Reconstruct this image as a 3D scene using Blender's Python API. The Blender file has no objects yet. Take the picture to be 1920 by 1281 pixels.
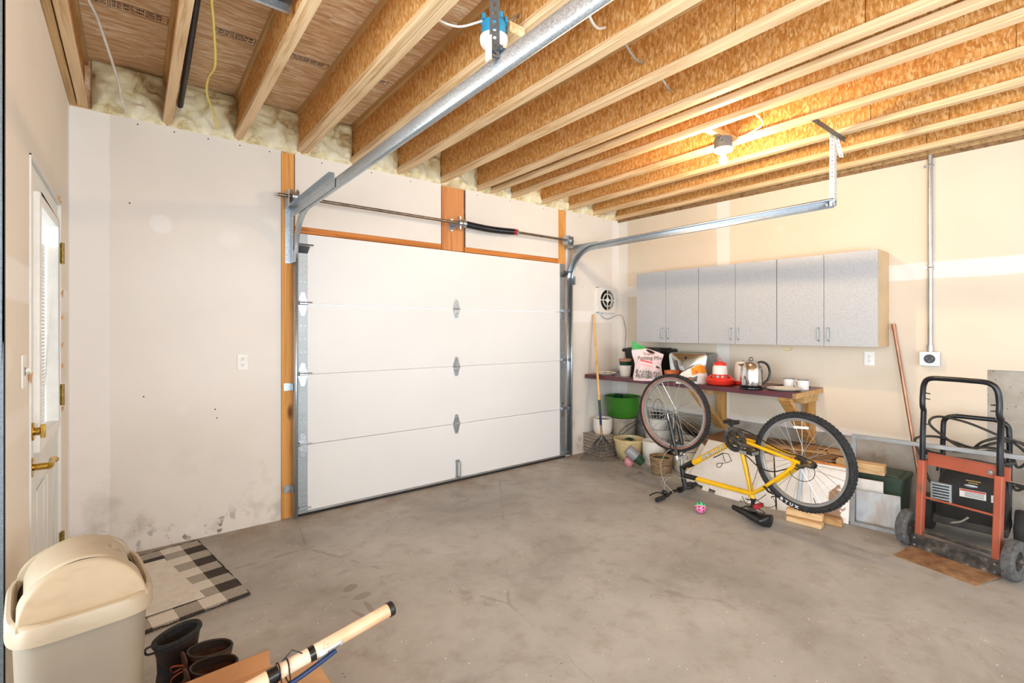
import bpy, bmesh, math, random
from mathutils import Vector, Matrix, Euler, noise
random.seed(7)
SC = bpy.context.scene
COL = SC.collection
PI = math.pi
def V(*a): return Vector(a)
# ---------------------------------------------------------------- node helpers
class S:
    """a node socket with arithmetic"""
    def __init__(s, t, o): s.t = t; s.o = o
    def m(s, op, b=None, c=None, clamp=False):
        n = s.t.nodes.new('ShaderNodeMath'); n.operation = op; n.use_clamp = clamp
        for i, v in enumerate((s, b, c)):
            if v is None: continue
            if isinstance(v, S): s.t.links.new(v.o, n.inputs[i])
            else: n.inputs[i].default_value = v
        return S(s.t, n.outputs[0])
    def __add__(s, b): return s.m('ADD', b)
    __radd__ = __add__
    def __sub__(s, b): return s.m('SUBTRACT', b)
    def __rsub__(s, b): return s.m('MULTIPLY', -1.0).m('ADD', b)
    def __mul__(s, b): return s.m('MULTIPLY', b)
    __rmul__ = __mul__
    def gt(s, b): return s.m('GREATER_THAN', b)
    def lt(s, b): return s.m('LESS_THAN', b)
    def step(s, a, b):
        n = s.t.nodes.new('ShaderNodeMapRange'); n.interpolation_type = 'SMOOTHSTEP'
        s.t.links.new(s.o, n.inputs[0]); n.inputs[1].default_value = a; n.inputs[2].default_value = b
        return S(s.t, n.outputs[0])
    def band(s, lo, hi, e=.01):
        return s.step(lo - e, lo + e) * (1.0 - s.step(hi - e, hi + e))
def srgb(c):
    if isinstance(c, str):
        c = [int(c[i:i + 2], 16) / 255 for i in (0, 2, 4)]
    return tuple(x / 12.92 if x <= .04045 else ((x + .055) / 1.055) ** 2.4 for x in c[:3]) + (1.0,)
class Mat:
    def __init__(s, name, col='808080', rough=.6, metal=0., spec=None):
        s.mat = bpy.data.materials.new(name); s.mat.use_nodes = True
        s.t = s.mat.node_tree; s.b = s.t.nodes['Principled BSDF']
        s.b.inputs['Base Color'].default_value = srgb(col)
        s.b.inputs['Roughness'].default_value = rough; s.b.inputs['Metallic'].default_value = metal
        if spec is not None: s.b.inputs['Specular IOR Level'].default_value = spec
        s.mat.diffuse_color = srgb(col)
        s.col = None; s._co = None
    def node(s, kind, **kw):
        n = s.t.nodes.new(kind)
        for k, v in kw.items(): setattr(n, k, v)
        return n
    def co(s, kind='Object'):
        n = s.node('ShaderNodeTexCoord'); return n.outputs[kind]
    def xyz(s):
        n = s.node('ShaderNodeSeparateXYZ'); s.t.links.new(s.co(), n.inputs[0])
        return S(s.t, n.outputs[0]), S(s.t, n.outputs[1]), S(s.t, n.outputs[2])
    def vec(s, x, y, z):
        n = s.node('ShaderNodeCombineXYZ')
        for i, v in enumerate((x, y, z)):
            if isinstance(v, S): s.t.links.new(v.o, n.inputs[i])
            else: n.inputs[i].default_value = v
        return n.outputs[0]
    def scl(s, v, sc=(1, 1, 1), rot=(0, 0, 0), loc=(0, 0, 0)):
        n = s.node('ShaderNodeMapping'); s.t.links.new(v, n.inputs[0])
        n.inputs['Scale'].default_value = sc; n.inputs['Rotation'].default_value = rot; n.inputs['Location'].default_value = loc
        return n.outputs[0]
    def noise(s, scale=5, detail=3, sc=(1, 1, 1), v=None, rough=.55, dist=0., rot=(0, 0, 0), loc=(0, 0, 0), color=False):
        n = s.node('ShaderNodeTexNoise'); v = v or s.co()
        s.t.links.new(s.scl(v, sc, rot, loc), n.inputs['Vector'])
        n.inputs['Scale'].default_value = scale; n.inputs['Detail'].default_value = detail
        n.inputs['Roughness'].default_value = rough; n.inputs['Distortion'].default_value = dist
        return n.outputs[1] if color else S(s.t, n.outputs[0])
    def voro(s, scale=5, sc=(1, 1, 1), v=None, rot=(0, 0, 0), feature='F1', out='Distance', rnd=1., loc=(0, 0, 0)):
        n = s.node('ShaderNodeTexVoronoi'); n.feature = feature
        s.t.links.new(s.scl(v or s.co(), sc, rot, loc), n.inputs['Vector'])
        n.inputs['Scale'].default_value = scale; n.inputs['Randomness'].default_value = rnd
        return S(s.t, n.outputs[out]) if out == 'Distance' else n.outputs[out]
    def sep(s, colsock):
        n = s.node('ShaderNodeSeparateColor'); s.t.links.new(colsock, n.inputs[0])
        return S(s.t, n.outputs[0]), S(s.t, n.outputs[1]), S(s.t, n.outputs[2])
    def ramp(s, f, stops, interp='LINEAR'):
        n = s.node('ShaderNodeValToRGB'); n.color_ramp.interpolation = interp
        e = n.color_ramp.elements
        while len(e) < len(stops): e.new(.5)
        for i, (p, c) in enumerate(stops):
            e[i].position = p; e[i].color = srgb(c)
        s.t.links.new(f.o, n.inputs[0]); return n.outputs[0]
    def mix(s, f, a, b, mode='MIX'):
        n = s.node('ShaderNodeMix'); n.data_type = 'RGBA'; n.blend_type = mode
        if isinstance(f, S): s.t.links.new(f.o, n.inputs[0])
        else: n.inputs[0].default_value = f
        for i, v in ((6, a), (7, b)):
            if isinstance(v, (str, tuple)): n.inputs[i].default_value = srgb(v)
            else: s.t.links.new(v, n.inputs[i])
        return n.outputs[2]
    def color(s, c): s.t.links.new(c, s.b.inputs['Base Color']); return s
    def rough(s, f): s.t.links.new(f.o, s.b.inputs['Roughness']); return s
    def bump(s, f, strength=.3, dist=.002):
        n = s.node('ShaderNodeBump'); n.inputs['Strength'].default_value = strength
        n.inputs['Distance'].default_value = dist; s.t.links.new(f.o, n.inputs['Height'])
        s.t.links.new(n.outputs[0], s.b.inputs['Normal']); return s
M = {}
def simple(name, col, rough=.5, metal=0., var=.12, scale=12, sc=(1, 1, 1), bump=0., bscale=80, spec=None):
    """one colour, softened by mottling and wear"""
    m = Mat(name, col, rough, metal, spec)
    c = [int(col[i:i + 2], 16) for i in (0, 2, 4)]
    dk = ''.join('%02x' % max(0, min(255, int(x * (1 - var)))) for x in c)
    lt = ''.join('%02x' % max(0, min(255, int(x * (1 + var * .6)))) for x in c)
    m.color(m.ramp(m.noise(scale, 4, sc), [(.3, dk), (.7, lt)]))
    if bump: m.bump(m.noise(bscale, 3), bump, .001)
    M[name] = m.mat; return m
# ---------------------------------------------------------------- mesh builder
class B:
    def __init__(s): s.v = []; s.f = []; s.mi = []; s.k = 0
    def add(s, vs, fs, M_=None):
        o = len(s.v)
        for p in vs:
            p = Vector(p); s.v.append(M_ @ p if M_ is not None else p)
        for f in fs: s.f.append([i + o for i in f]); s.mi.append(s.k)
        return s
    def box(s, c, d, rot=None, M_=None):
        """centre and full size"""
        x, y, z = d[0] / 2, d[1] / 2, d[2] / 2
        vs = [V(a * x, b * y, e * z) for e in (-1, 1) for b in (-1, 1) for a in (-1, 1)]
        R = Matrix.Translation(Vector(c)) @ (rot.to_matrix().to_4x4() if isinstance(rot, Euler) else (rot if rot is not None else Matrix()))
        if M_ is not None: R = M_ @ R
        return s.add(vs, [(0, 2, 3, 1), (4, 5, 7, 6), (0, 1, 5, 4), (2, 6, 7, 3), (0, 4, 6, 2), (1, 3, 7, 5)], R)
    def bb(s, x0, x1, y0, y1, z0, z1, M_=None):
        return s.box(((x0 + x1) / 2, (y0 + y1) / 2, (z0 + z1) / 2), (abs(x1 - x0), abs(y1 - y0), abs(z1 - z0)), M_=M_)
    def bar(s, p0, p1, w, h, up=V(0, 0, 1)):
        p0 = Vector(p0); p1 = Vector(p1); d = (p1 - p0); L = d.length; d.normalize()
        a = d.cross(Vector(up))
        if a.length < 1e-4: a = d.cross(V(1, 0, 0))
        a.normalize(); b = a.cross(d)
        R = Matrix((a, d, b)).transposed().to_4x4(); R.translation = (p0 + p1) / 2
        return s.box((0, 0, 0), (w, L, h), M_=R)
    def tube(s, pts, r, n=10, closed=False, caps=True):
        pts = [Vector(p) for p in pts]; N = len(pts)
        rr = r if isinstance(r, (list, tuple)) else [r] * N
        t0 = (pts[1] - pts[0]).normalized()
        a = t0.cross(V(0, 0, 1))
        if a.length < .1: a = t0.cross(V(1, 0, 0))
        a.normalize(); rings = []; prev = t0; o = len(s.v)
        for i in range(N):
            if closed: t = (pts[(i + 1) % N] - pts[i - 1]).normalized()
            elif i == 0: t = t0
            elif i == N - 1: t = (pts[i] - pts[i - 1]).normalized()
            else: t = ((pts[i + 1] - pts[i]).normalized() + (pts[i] - pts[i - 1]).normalized()).normalized()
            q = prev.rotation_difference(t); a = (q @ a).normalized(); prev = t
            b = t.cross(a)
            for k in range(n):
                an = 2 * PI * k / n
                s.v.append(pts[i] + rr[i] * (a * math.cos(an) + b * math.sin(an)))
        for i in range(N if closed else N - 1):
            j = (i + 1) % N
            for k in range(n):
                k2 = (k + 1) % n
                s.f.append([o + i * n + k, o + i * n + k2, o + j * n + k2, o + j * n + k]); s.mi.append(s.k)
        if caps and not closed:
            s.f.append([o + k for k in range(n)][::-1]); s.f.append([o + (N - 1) * n + k for k in range(n)]); s.mi += [s.k, s.k]
        return s
    def cyl(s, p0, p1, r0, r1=None, n=20, caps=True):
        return s.tube([p0, p1], [r0, r0 if r1 is None else r1], n, caps=caps)
    def lathe(s, prof, n=32, M_=None, c=(0, 0, 0), a0=0., a1=2 * PI, sx=1., sy=1.):
        """profile (r, z) turned about z"""
        full = abs(a1 - a0 - 2 * PI) < 1e-6; o = len(s.v); N = n if full else n + 1
        T = Matrix.Translation(Vector(c)); T = M_ @ T if M_ is not None else T
        for r, z in prof:
            for k in range(N):
                a = a0 + (a1 - a0) * k / n
                s.v.append(T @ V(r * math.cos(a) * sx, r * math.sin(a) * sy, z))
        for i in range(len(prof) - 1):
            for k in range(n):
                k2 = (k + 1) % N
                q = [o + i * N + k, o + i * N + k2, o + (i + 1) * N + k2, o + (i + 1) * N + k]
                s.f.append(q); s.mi.append(s.k)
        return s
    def prism(s, poly, z0, z1, M_=None):
        n = len(poly); vs = [V(p[0], p[1], z0) for p in poly] + [V(p[0], p[1], z1) for p in poly]
        fs = [list(range(n))[::-1], list(range(n, 2 * n))] + [[i, (i + 1) % n, n + (i + 1) % n, n + i] for i in range(n)]
        return s.add(vs, fs, M_)
    def loft(s, rings, closed=True, cap=True):
        o = len(s.v); n = len(rings[0])
        for r in rings: s.v += [Vector(p) for p in r]
        for i in range(len(rings) - 1):
            for k in range(n if closed else n - 1):
                k2 = (k + 1) % n
                s.f.append([o + i * n + k, o + i * n + k2, o + (i + 1) * n + k2, o + (i + 1) * n + k]); s.mi.append(s.k)
        if cap:
            s.f.append([o + k for k in range(n)][::-1]); s.f.append([o + (len(rings) - 1) * n + k for k in range(n)]); s.mi += [s.k, s.k]
        return s
    def ball(s, c, r, n=16, sc=(1, 1, 1)):
        prof = [(max(1e-5, r * math.sin(PI * i / n)), -r * math.cos(PI * i / n)) for i in range(n + 1)]
        Mx = Matrix.Translation(Vector(c)) @ Matrix.Diagonal((sc[0], sc[1], sc[2], 1))
        return s.lathe(prof, n * 2, Mx)
    def grid(s, fn, nu, nv):
        o = len(s.v)
        for i in range(nu + 1):
            for j in range(nv + 1): s.v.append(Vector(fn(i / nu, j / nv)))
        for i in range(nu):
            for j in range(nv):
                a = o + i * (nv + 1) + j
                s.f.append([a, a + 1, a + nv + 2, a + nv + 1]); s.mi.append(s.k)
        return s
    def build(s, name, mat, parent=None, loc=(0, 0, 0), world=False, smooth=None, bevel=0., seg=2, solid=0., rot=None, sub=0, fix=True):
        """link everything collected as ONE mesh object. world=True: coordinates are world ones"""
        me = bpy.data.meshes.new(name)
        off = Vector((0, 0, 0))
        if world:
            if parent is None: off = Vector(loc)
            else:
                q = parent
                while q is not None: off += q.location; q = q.parent
        vs = [v - off for v in s.v]
        me.from_pydata([tuple(v) for v in vs], [], s.f)
        me.update()
        if fix:
            bm = bmesh.new(); bm.from_mesh(me)
            bmesh.ops.remove_doubles(bm, verts=bm.verts, dist=1e-5)
            bmesh.ops.recalc_face_normals(bm, faces=bm.faces); bm.to_mesh(me); bm.free()
        ms = mat if isinstance(mat, (list, tuple)) else [mat]
        for m in ms: me.materials.append(M[m] if isinstance(m, str) else m)
        if len(ms) > 1 and len(me.polygons) == len(s.mi):
            for p, i in zip(me.polygons, s.mi): p.material_index = i
        o = bpy.data.objects.new(name, me); COL.objects.link(o)
        if parent is not None: o.parent = parent
        else: o.location = loc
        if rot is not None: o.rotation_euler = rot
        if smooth is not None:
            me.shade_smooth() if hasattr(me, 'shade_smooth') else None
            try: me.set_sharp_from_angle(angle=math.radians(smooth))
            except Exception: pass
        if solid:
            md = o.modifiers.new('t', 'SOLIDIFY'); md.thickness = solid; md.offset = 0
        if bevel:
            md = o.modifiers.new('b', 'BEVEL'); md.width = bevel; md.segments = seg; md.limit_method = 'ANGLE'; md.angle_limit = .7
            md.harden_normals = False
        if sub:
            md = o.modifiers.new('s', 'SUBSURF'); md.levels = sub; md.render_levels = sub
        return o
def tag(o, label=None, cat=None, group=None, kind=None):
    if label: o['label'] = label
    if cat: o['category'] = cat
    if group: o['group'] = group
    if kind: o['kind'] = kind
    return o
def thing(name, label, cat, loc=(0, 0, 0), rz=0., group=None, kind=None, rot=None):
    o = bpy.data.objects.new(name, None); COL.objects.link(o); o.location = loc
    o.rotation_euler = rot if rot is not None else (0, 0, rz)
    o.empty_display_size = .05
    return tag(o, label, cat, group, kind)
def copytree(src, parent=None):
    c = src.copy(); COL.objects.link(c)
    if parent is not None: c.parent = parent; c.matrix_parent_inverse = src.matrix_parent_inverse.copy()
    for ch in list(src.children): copytree(ch, c)
    return c
def bez(pts, n=8):
    """smooth curve through the points"""
    P = [Vector(p) for p in pts]; out = []
    Q = [P[0] * 2 - P[1]] + P + [P[-1] * 2 - P[-2]]
    for i in range(1, len(Q) - 2):
        a, b, c, d = Q[i - 1], Q[i], Q[i + 1], Q[i + 2]
        for k in range(n):
            t = k / n
            out.append(.5 * ((2 * b) + (c - a) * t + (2 * a - 5 * b + 4 * c - d) * t * t + (3 * b - a - 3 * c + d) * t ** 3))
    out.append(P[-1]); return out
def text(name, body, size, mat, parent, loc, rot, extrude=.0005, align='CENTER', shear=0., bold=0., sx=1.):
    """lettering turned into a mesh"""
    cu = bpy.data.curves.new(name, 'FONT'); cu.body = body; cu.size = size; cu.extrude = extrude
    cu.align_x = align; cu.align_y = 'CENTER'; cu.shear = shear; cu.offset = bold; cu.resolution_u = 3
    t = bpy.data.objects.new(name + '_c', cu); COL.objects.link(t)
    dg = bpy.context.evaluated_depsgraph_get(); dg.update()
    me = bpy.data.meshes.new_from_object(t.evaluated_get(dg))
    bpy.data.objects.remove(t); bpy.data.curves.remove(cu)
    me.name = name; me.materials.clear(); me.materials.append(M[mat])
    if sx != 1.:
        for v in me.vertices: v.co.x *= sx
    o = bpy.data.objects.new(name, me); COL.objects.link(o); o.parent = parent
    if isinstance(rot, Matrix):
        o.matrix_local = Matrix.Translation(Vector(loc)) @ rot.to_4x4()
    else: o.location = loc; o.rotation_euler = rot
    return o
# right wall: distance u from the far corner, distance off from the wall face
CX0, CY0 = 4.681, 3.87
DU = V(.0433, -.99906, 0); DN = V(-.99906, -.0433, 0)       # along the wall towards the camera / out into the room
def RW(u, off=0., z=0.): return V(CX0, CY0, z) + DU * u + DN * off
RROT = math.atan2(DU.y, DU.x)
RL = Matrix.Translation((CX0, CY0, 0)) @ Matrix.Rotation(RROT, 4, 'Z')     # local (u, -off, z)
def rthing(name, label, cat, u, off, z=0., group=None, kind=None, rz=0.):
    p = RW(u, off, z); return thing(name, label, cat, p, RROT + rz, group, kind)
# ---------------------------------------------------------------- materials
def drywall(name, base, mud, fn):
    m = Mat(name, base, .85, spec=.2)
    x, y, z = m.xyz()
    nz = m.noise(3, 4); c = m.ramp(m.noise(1.3, 4), [(.35, base), (.7, ''.join('%02x' % max(0, int(int(base[i:i+2], 16) * .965)) for i in (0, 2, 4)))])
    w = fn(m, x, y, z, (nz - .5))
    # filled screw heads: soft pale dots
    vd = m.voro(1.9, rnd=.8)
    w = w.m('MAXIMUM', (1.0 - vd.step(.05, .11)) * .45)
    c = m.mix(w * (.72 + m.noise(9, 3) * .3), c, mud)
    # scuffs near the ground
    low = (1.0 - z.step(.05, .75)) * m.noise(5, 5, loc=(3, 1, 2)).step(.5, .72)
    c = m.mix(low * .4, c, '8f8067')
    mold = (1.0 - z.step(.02, .26)) * m.noise(14, 6, loc=(5, 2, 7)).step(.56, .64) * m.noise(2.2, 2, loc=(1, 8, 3)).step(.44, .6)
    c = m.mix(mold * .8, c, '4c4237')
    m.color(c); m.bump(m.noise(30, 4) + w * .6, .12, .002); M[name] = m.mat
def w_left(m, x, y, z, n):
    a = z.band(1.50, 1.63, .012) .m('MAXIMUM', (y + n * .05).band(3.78, 3.9, .01))
    return a.m('MAXIMUM', z.band(1.05, 1.14, .02) * .5)
def w_back(m, x, y, z, n):
    a = (x + n * .03).band(-.4, -.115, .006) * .9
    a = a.m('MAXIMUM', x.band(4.56, 4.7, .012))
    a = a.m('MAXIMUM', (z + n * .02).band(1.49, 1.62, .006) * x.gt(3.7))
    d = ((x - .14) * (x - .14) + (z - 2.09) * (z - 2.09)).m('SQRT')
    a = a.m('MAXIMUM', (1.0 - (d + n * .06).step(.055, .07)) * .75)
    d = ((x - .53) * (x - .53) + (z - 2.03) * (z - 2.03)).m('SQRT')
    a = a.m('MAXIMUM', (1.0 - (d + n * .08).step(.04, .1)) * .5)
    a = a.m('MAXIMUM', (z + n * .05).band(.9, 1.9, .25) * x.lt(.9) * .45)
    return a
def w_right(m, x, y, z, n):      # x runs along the wall from the corner
    a = (x + n * .03).band(-.1, .13, .008)
    a = a.m('MAXIMUM', (x + n * .03).band(1.24, 1.37, .008))
    a = a.m('MAXIMUM', (z + n * .03).band(1.80, 1.925, .008))
    a = a.m('MAXIMUM', (z + x * .0 + n * .05).band(.5, .56, .02) * .7)
    return a
drywall('drywall_left', 'eae1d5', 'efece7', w_left)
drywall('drywall_back', 'e7e1da', 'eeecea', w_back)
drywall('drywall_right', 'ddd0bc', 'e6e2db', w_right)
# concrete floor
m = Mat('concrete_floor', '9c9284', .55, spec=.4)
x, y, z = m.xyz()
c = m.ramp(m.noise(1.1, 6, rough=.6, dist=.4), [(.3, '8f8c87'), (.5, 'a5a29d'), (.72, 'b6b4b0')])
c = m.mix(m.noise(7, 6, rough=.65).step(.45, .75) * .42, c, '807566')
c = m.mix(m.noise(2.2, 5, rough=.7, dist=1.2, loc=(7, 3, 0)).step(.56, .72) * .4, c, '6f6557')
near = 1.0 - (3.9 - y).step(.0, .55)
c = m.mix(near * m.noise(4, 4).step(.35, .6) * .5, c, '8a6f4f')
sp = m.voro(26, rnd=1.); c = m.mix((1.0 - sp.step(.06, .10)) * m.noise(9, 2).step(.46, .55), c, 'e8e2d6')
sp = m.voro(17, loc=(3, 5, 0)); c = m.mix((1.0 - sp.step(.05, .085)) * m.noise(5, 2, loc=(2, 2, 2)).step(.5, .62) * .7, c, '4d4338')
sp = m.voro(60, loc=(1, 9, 0)); c = m.mix((1.0 - sp.step(.08, .16)) * .3, c, '5d5346')
sc_ = m.voro(3.2, feature='DISTANCE_TO_EDGE', sc=(1, 2.4, 1), rot=(0, 0, .7), loc=(9, 1, 0)); c = m.mix((1.0 - sc_.step(.002, .006)) * m.noise(2.4, 2, loc=(8, 1, 0)).step(.55, .66) * .35, c, 'c9c3b8')
cr = m.voro(.9, v=None, feature='DISTANCE_TO_EDGE', sc=(.6, .33, 1), loc=(.3, .85, 0))
cr2 = (cr + (m.noise(9, 4) - .5) * .03).m('ABSOLUTE')
crm = (1.0 - cr2.step(.0012, .0042)) * m.noise(1.3, 2, loc=(4, 4, 0)).step(.42, .56)
c = m.mix(crm * .28, c, '5b5246')
# damp drips by the mat and a rusty track
for (ax, ay, rx, ry, rot) in ((.93, 2.62, .045, .03, .5), (.95, 2.50, .05, .03, 0), (.94, 2.36, .014, .09, 0), (.885, 2.33, .012, .09, .3)):
    ca, sa = math.cos(rot), math.sin(rot)
    u_ = (x - ax) * ca + (y - ay) * sa; v_ = (y - ay) * ca - (x - ax) * sa
    d = ((u_ * (1 / rx)).m('POWER', 2) + (v_ * (1 / ry)).m('POWER', 2)) + (m.noise(30, 3) - .5) * .9
    c = m.mix((1.0 - d.step(.75, 1.2)) * .38, c, '5f513c')
m.color(c); m.rough(m.noise(4, 4) * .35 + .38); m.bump(m.noise(60, 5) - crm * .8, .18, .002); M['concrete_floor'] = m.mat
m = Mat('concrete_wall', '9d9890', .9, spec=.2)
c = m.ramp(m.noise(2.6, 6, rough=.65), [(.3, '8d8578'), (.55, 'aaa59c'), (.75, 'b9b6b0')])
c = m.mix(m.noise(3.2, 4, dist=1., loc=(2, 5, 1)).step(.52, .7) * .5, c, '8a6c48')
sp = m.voro(30); c = m.mix((1.0 - sp.step(.08, .15)) * m.noise(12, 2).step(.45, .6), c, '4a443c')
m.color(c); m.bump(m.noise(40, 5), .4, .003); M['concrete_wall'] = m.mat
# oriented strand board
def osb(name, stops, a, b, dark='6b3d16'):
    m = Mat(name, stops[1][1], .75, spec=.25)
    wv = m.node('ShaderNodeVectorMath', operation='ADD'); m.t.links.new(m.co(), wv.inputs[0])
    nn = m.node('ShaderNodeVectorMath', operation='SCALE'); m.t.links.new(m.noise(5, 2, color=True), nn.inputs[0]); nn.inputs[3].default_value = .07
    m.t.links.new(nn.outputs[0], wv.inputs[1]); v = wv.outputs[0]
    c1 = m.sep(m.voro(1, sc=a[0], rot=a[1], v=v, out='Color'))[0]
    c2 = m.sep(m.voro(1, sc=b[0], rot=b[1], v=v, out='Color'))[1]
    pick = m.sep(m.voro(1, sc=a[0], rot=a[1], v=v, out='Color', loc=(.5, .5, .5)))[2]
    f = c1 * .55 + c2 * .45
    f = f + (m.noise(2, 3) - .5) * .35
    c = m.ramp(f, stops)
    c = m.mix((pick * c2).step(.66, .8) * .35, c, dark)
    sw = m.sep(m.voro(1, sc=(b[0][0] * 1.2, b[0][1] * 2.6, b[0][2] * 1.1), rot=a[1], v=v, out='Color'))[1]
    c = m.mix(sw.step(.9, .94) * .6, c, 'f3d6a6')
    e = m.voro(1, sc=a[0], rot=a[1], v=v, feature='DISTANCE_TO_EDGE')
    c = m.mix((1.0 - e.step(.02, .08)) * .16, c, dark)
    m.color(c); m.bump(f, .25, .002); M[name] = m.mat
osb('osb_web', [(.12, 'b57a3c'), (.42, 'cb9049'), (.62, 'd59f5b'), (.9, 'e4b97e')], ((30, 90, 34), (.5, 0, 0)), ((40, 110, 48), (-.6, .2, .3)), '8f5a28')
osb('osb_deck', [(.1, 'c99f72'), (.4, 'dbb48a'), (.62, 'e6c7a0'), (.9, 'f2e0c6')], ((9, 70, 20), (0, 0, .08)), ((12, 90, 20), (0, 0, -.16)), '8a6036')
# lumber
def lumber(name, lt, dk, axis, knot='5b3414', kscale=2.2, rough=.6):
    m = Mat(name, lt, rough, spec=.3)
    st = [14, 14, 14]; st[axis] = .55
    g = m.noise(2.2, 5, tuple(st), dist=1.2)
    c = m.ramp(g, [(.32, dk), (.5, lt), (.75, ''.join('%02x' % min(255, int(int(lt[i:i+2], 16) * 1.06)) for i in (0, 2, 4)))])
    s2 = [60, 60, 60]; s2[axis] = 1.5
    c = m.mix(m.noise(1.5, 3, tuple(s2)).step(.52, .7) * .3, c, dk)
    ks = [5, 5, 5]; ks[axis] = 1.8
    k = m.voro(kscale, tuple(x / 4 for x in ks)); c = m.mix((1.0 - k.step(.03, .085)) * .85, c, knot)
    m.color(c); m.bump(g, .15, .001); M[name] = m.mat
lumber('flange_wood', 'dfc198', 'c29a68', 1)
lumber('flange_wood_dull', 'c9a674', 'a07a48', 1)
lumber('stud_wood', 'dc9f58', 'c07c36', 2)
lumber('stud_wood_red', 'cf8d58', 'b06c3c', 2)
lumber('header_wood', 'c97f3c', 'a55f25', 0)
lumber('bench_wood', 'c99a5c', '9e6e36', 2)
lumber('bench_wood_across', 'c9a06a', 'a07440', 0)
lumber('plank_wood', 'b98f5e', '7d5730', 1)
lumber('dark_plank_wood', '8a6a48', '5d432b', 1)
lumber('block_wood', 'd9b586', 'b98d58', 1)
lumber('handle_wood', 'dfb676', 'c49552', 2, knot='a57c46')
# metals
def galv(name, col='b9bfc4', rough=.38):
    m = Mat(name, col, rough, .85)
    c = m.sep(m.voro(260, out='Color'))[0] * .55 + .22
    k = [int(col[i:i+2], 16) for i in (0, 2, 4)]
    m.color(m.ramp(c * .6 + m.noise(3, 3) * .4, [(.2, ''.join('%02x' % int(q * .82) for q in k)), (.8, ''.join('%02x' % min(255, int(q * 1.12)) for q in k))]))
    m.rough(c * .18 + rough - .08); M[name] = m.mat
galv('galvanised', 'bac5cd', .33); galv('galvanised_dull', 'a9b0b3', .5); galv('galvanised_dark', '6f767b', .45)
simple('zinc', 'bcc4cc', .3, .9, .15, 30); simple('chrome', 'd5d5d3', .12, 1., .05)
simple('brass', 'c9a44e', .22, 1., .1, 20); simple('old_brass', '8f7a3e', .45, .8, .3, 60)
simple('steel_shaft', '8a7f74', .35, .9, .15, 20); simple('aluminium', 'b5b6b4', .4, .8, .1, 8); simple('steel_grey_paint', '6f7a80', .6, 0, .15)
simple('copper', 'a87e66', .4, .75, .2, 20, sc=(1, 1, .3))
m = Mat('brushed_panel', '9b9ea1', .5, .25)
m.color(m.ramp(m.noise(3, 3, (2, 2, .5), dist=.6), [(.3, '77797c'), (.5, 'a9abac'), (.7, '98836f')])); M['brushed_panel'] = m.mat
# plastics, paints
simple('white_paint', 'e8e8e4', .4, 0, .03); simple('white_plastic', 'e9e8e2', .35, 0, .03)
simple('black_plastic', '1c1c1d', .4, 0, .3); simple('black_rubber', '232323', .8, 0, .3, 30); simple('black_gloss', '141415', .18, 0, .3)
simple('black_metal', '232428', .28, .3, .3); simple('dark_gap', '15120f', .9)
simple('blue_plastic', '2a90b8', .45, 0, .1); simple('orange_red', 'd8442e', .4, 0, .08)
simple('red_plastic', 'd93020', .35, 0, .06); simple('feeder_white', 'e6dcd4', .35, 0, .05)
simple('yellow_cable', 'e3d06e', .45, 0, .05); simple('white_cable', 'dcd9cf', .45, 0, .06); simple('grey_cable', '9d968a', .5, 0, .1); simple('grey_plastic', '6c7072', .5, 0, .1)
simple('pipe_black', '2b3036', .4, .6, .2); simple('pipe_blue', '1f3a63', .3, .2, .2)
m = Mat('bin_plastic', 'cdb48c', .42)
c = m.ramp(m.noise(2.5, 4), [(.3, '9e907a'), (.7, 'b0a28b')]); c = m.mix(m.noise(9, 5, (1, 1, 3)).step(.5, .7) * .3, c, '8f8068')
m.color(c); M['bin_plastic'] = m.mat
m = Mat('bin_body_plastic', 'b7a184', .5)
c = m.ramp(m.noise(2.5, 4), [(.3, '84796a'), (.7, '998e7a')]); c = m.mix(m.noise(5, 5, (1, 1, 3)).step(.5, .75) * .35, c, '857560')
m.color(c); M['bin_body_plastic'] = m.mat
m = Mat('door_panel', 'e6e8e8', .36)
g = m.noise(1, 3, (6, 6, 190)); m.color(m.ramp(m.noise(.9, 3), [(.3, 'e2e4e4'), (.7, 'e9ebeb')])); m.bump(g, .12, .0015); M['door_panel'] = m.mat
simple('side_door_paint', 'dfe0dc', .4, 0, .03, 3)
m = Mat('cabinet_laminate', 'a9abad', .38)
g = m.noise(1, 4, (55, 55, 260)); c = m.ramp(g, [(.3, '9d9fa1'), (.5, 'abacae'), (.7, 'b9b9b9')]); m.color(c); M['cabinet_laminate'] = m.mat
simple('cabinet_side_laminate', 'cdb18a', .5, 0, .05, 6)
m = Mat('maroon_laminate', '5d2d31', .3)
m.color(m.ramp(m.noise(20, 4), [(.3, '53262b'), (.7, '6b3538')])); M['maroon_laminate'] = m.mat
m = Mat('maroon_edge', '5a3a46', .3); m.color(m.ramp(m.noise(6, 3), [(.3, '5b2a30'), (.7, '5c3944')])); M['maroon_edge'] = m.mat
# insulation
m = Mat('glass_wool', 'e4dab4', .95, spec=.1)
m.color(m.ramp(m.noise(7, 5, dist=1.), [(.3, 'a98a5c'), (.45, 'd9cda4'), (.65, 'efe9cf')])); m.bump(m.noise(45, 4, dist=1.), .7, .006); M['glass_wool'] = m.mat
simple('kraft_wool', 'b59a70', .9, 0, .2, 8)
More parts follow.
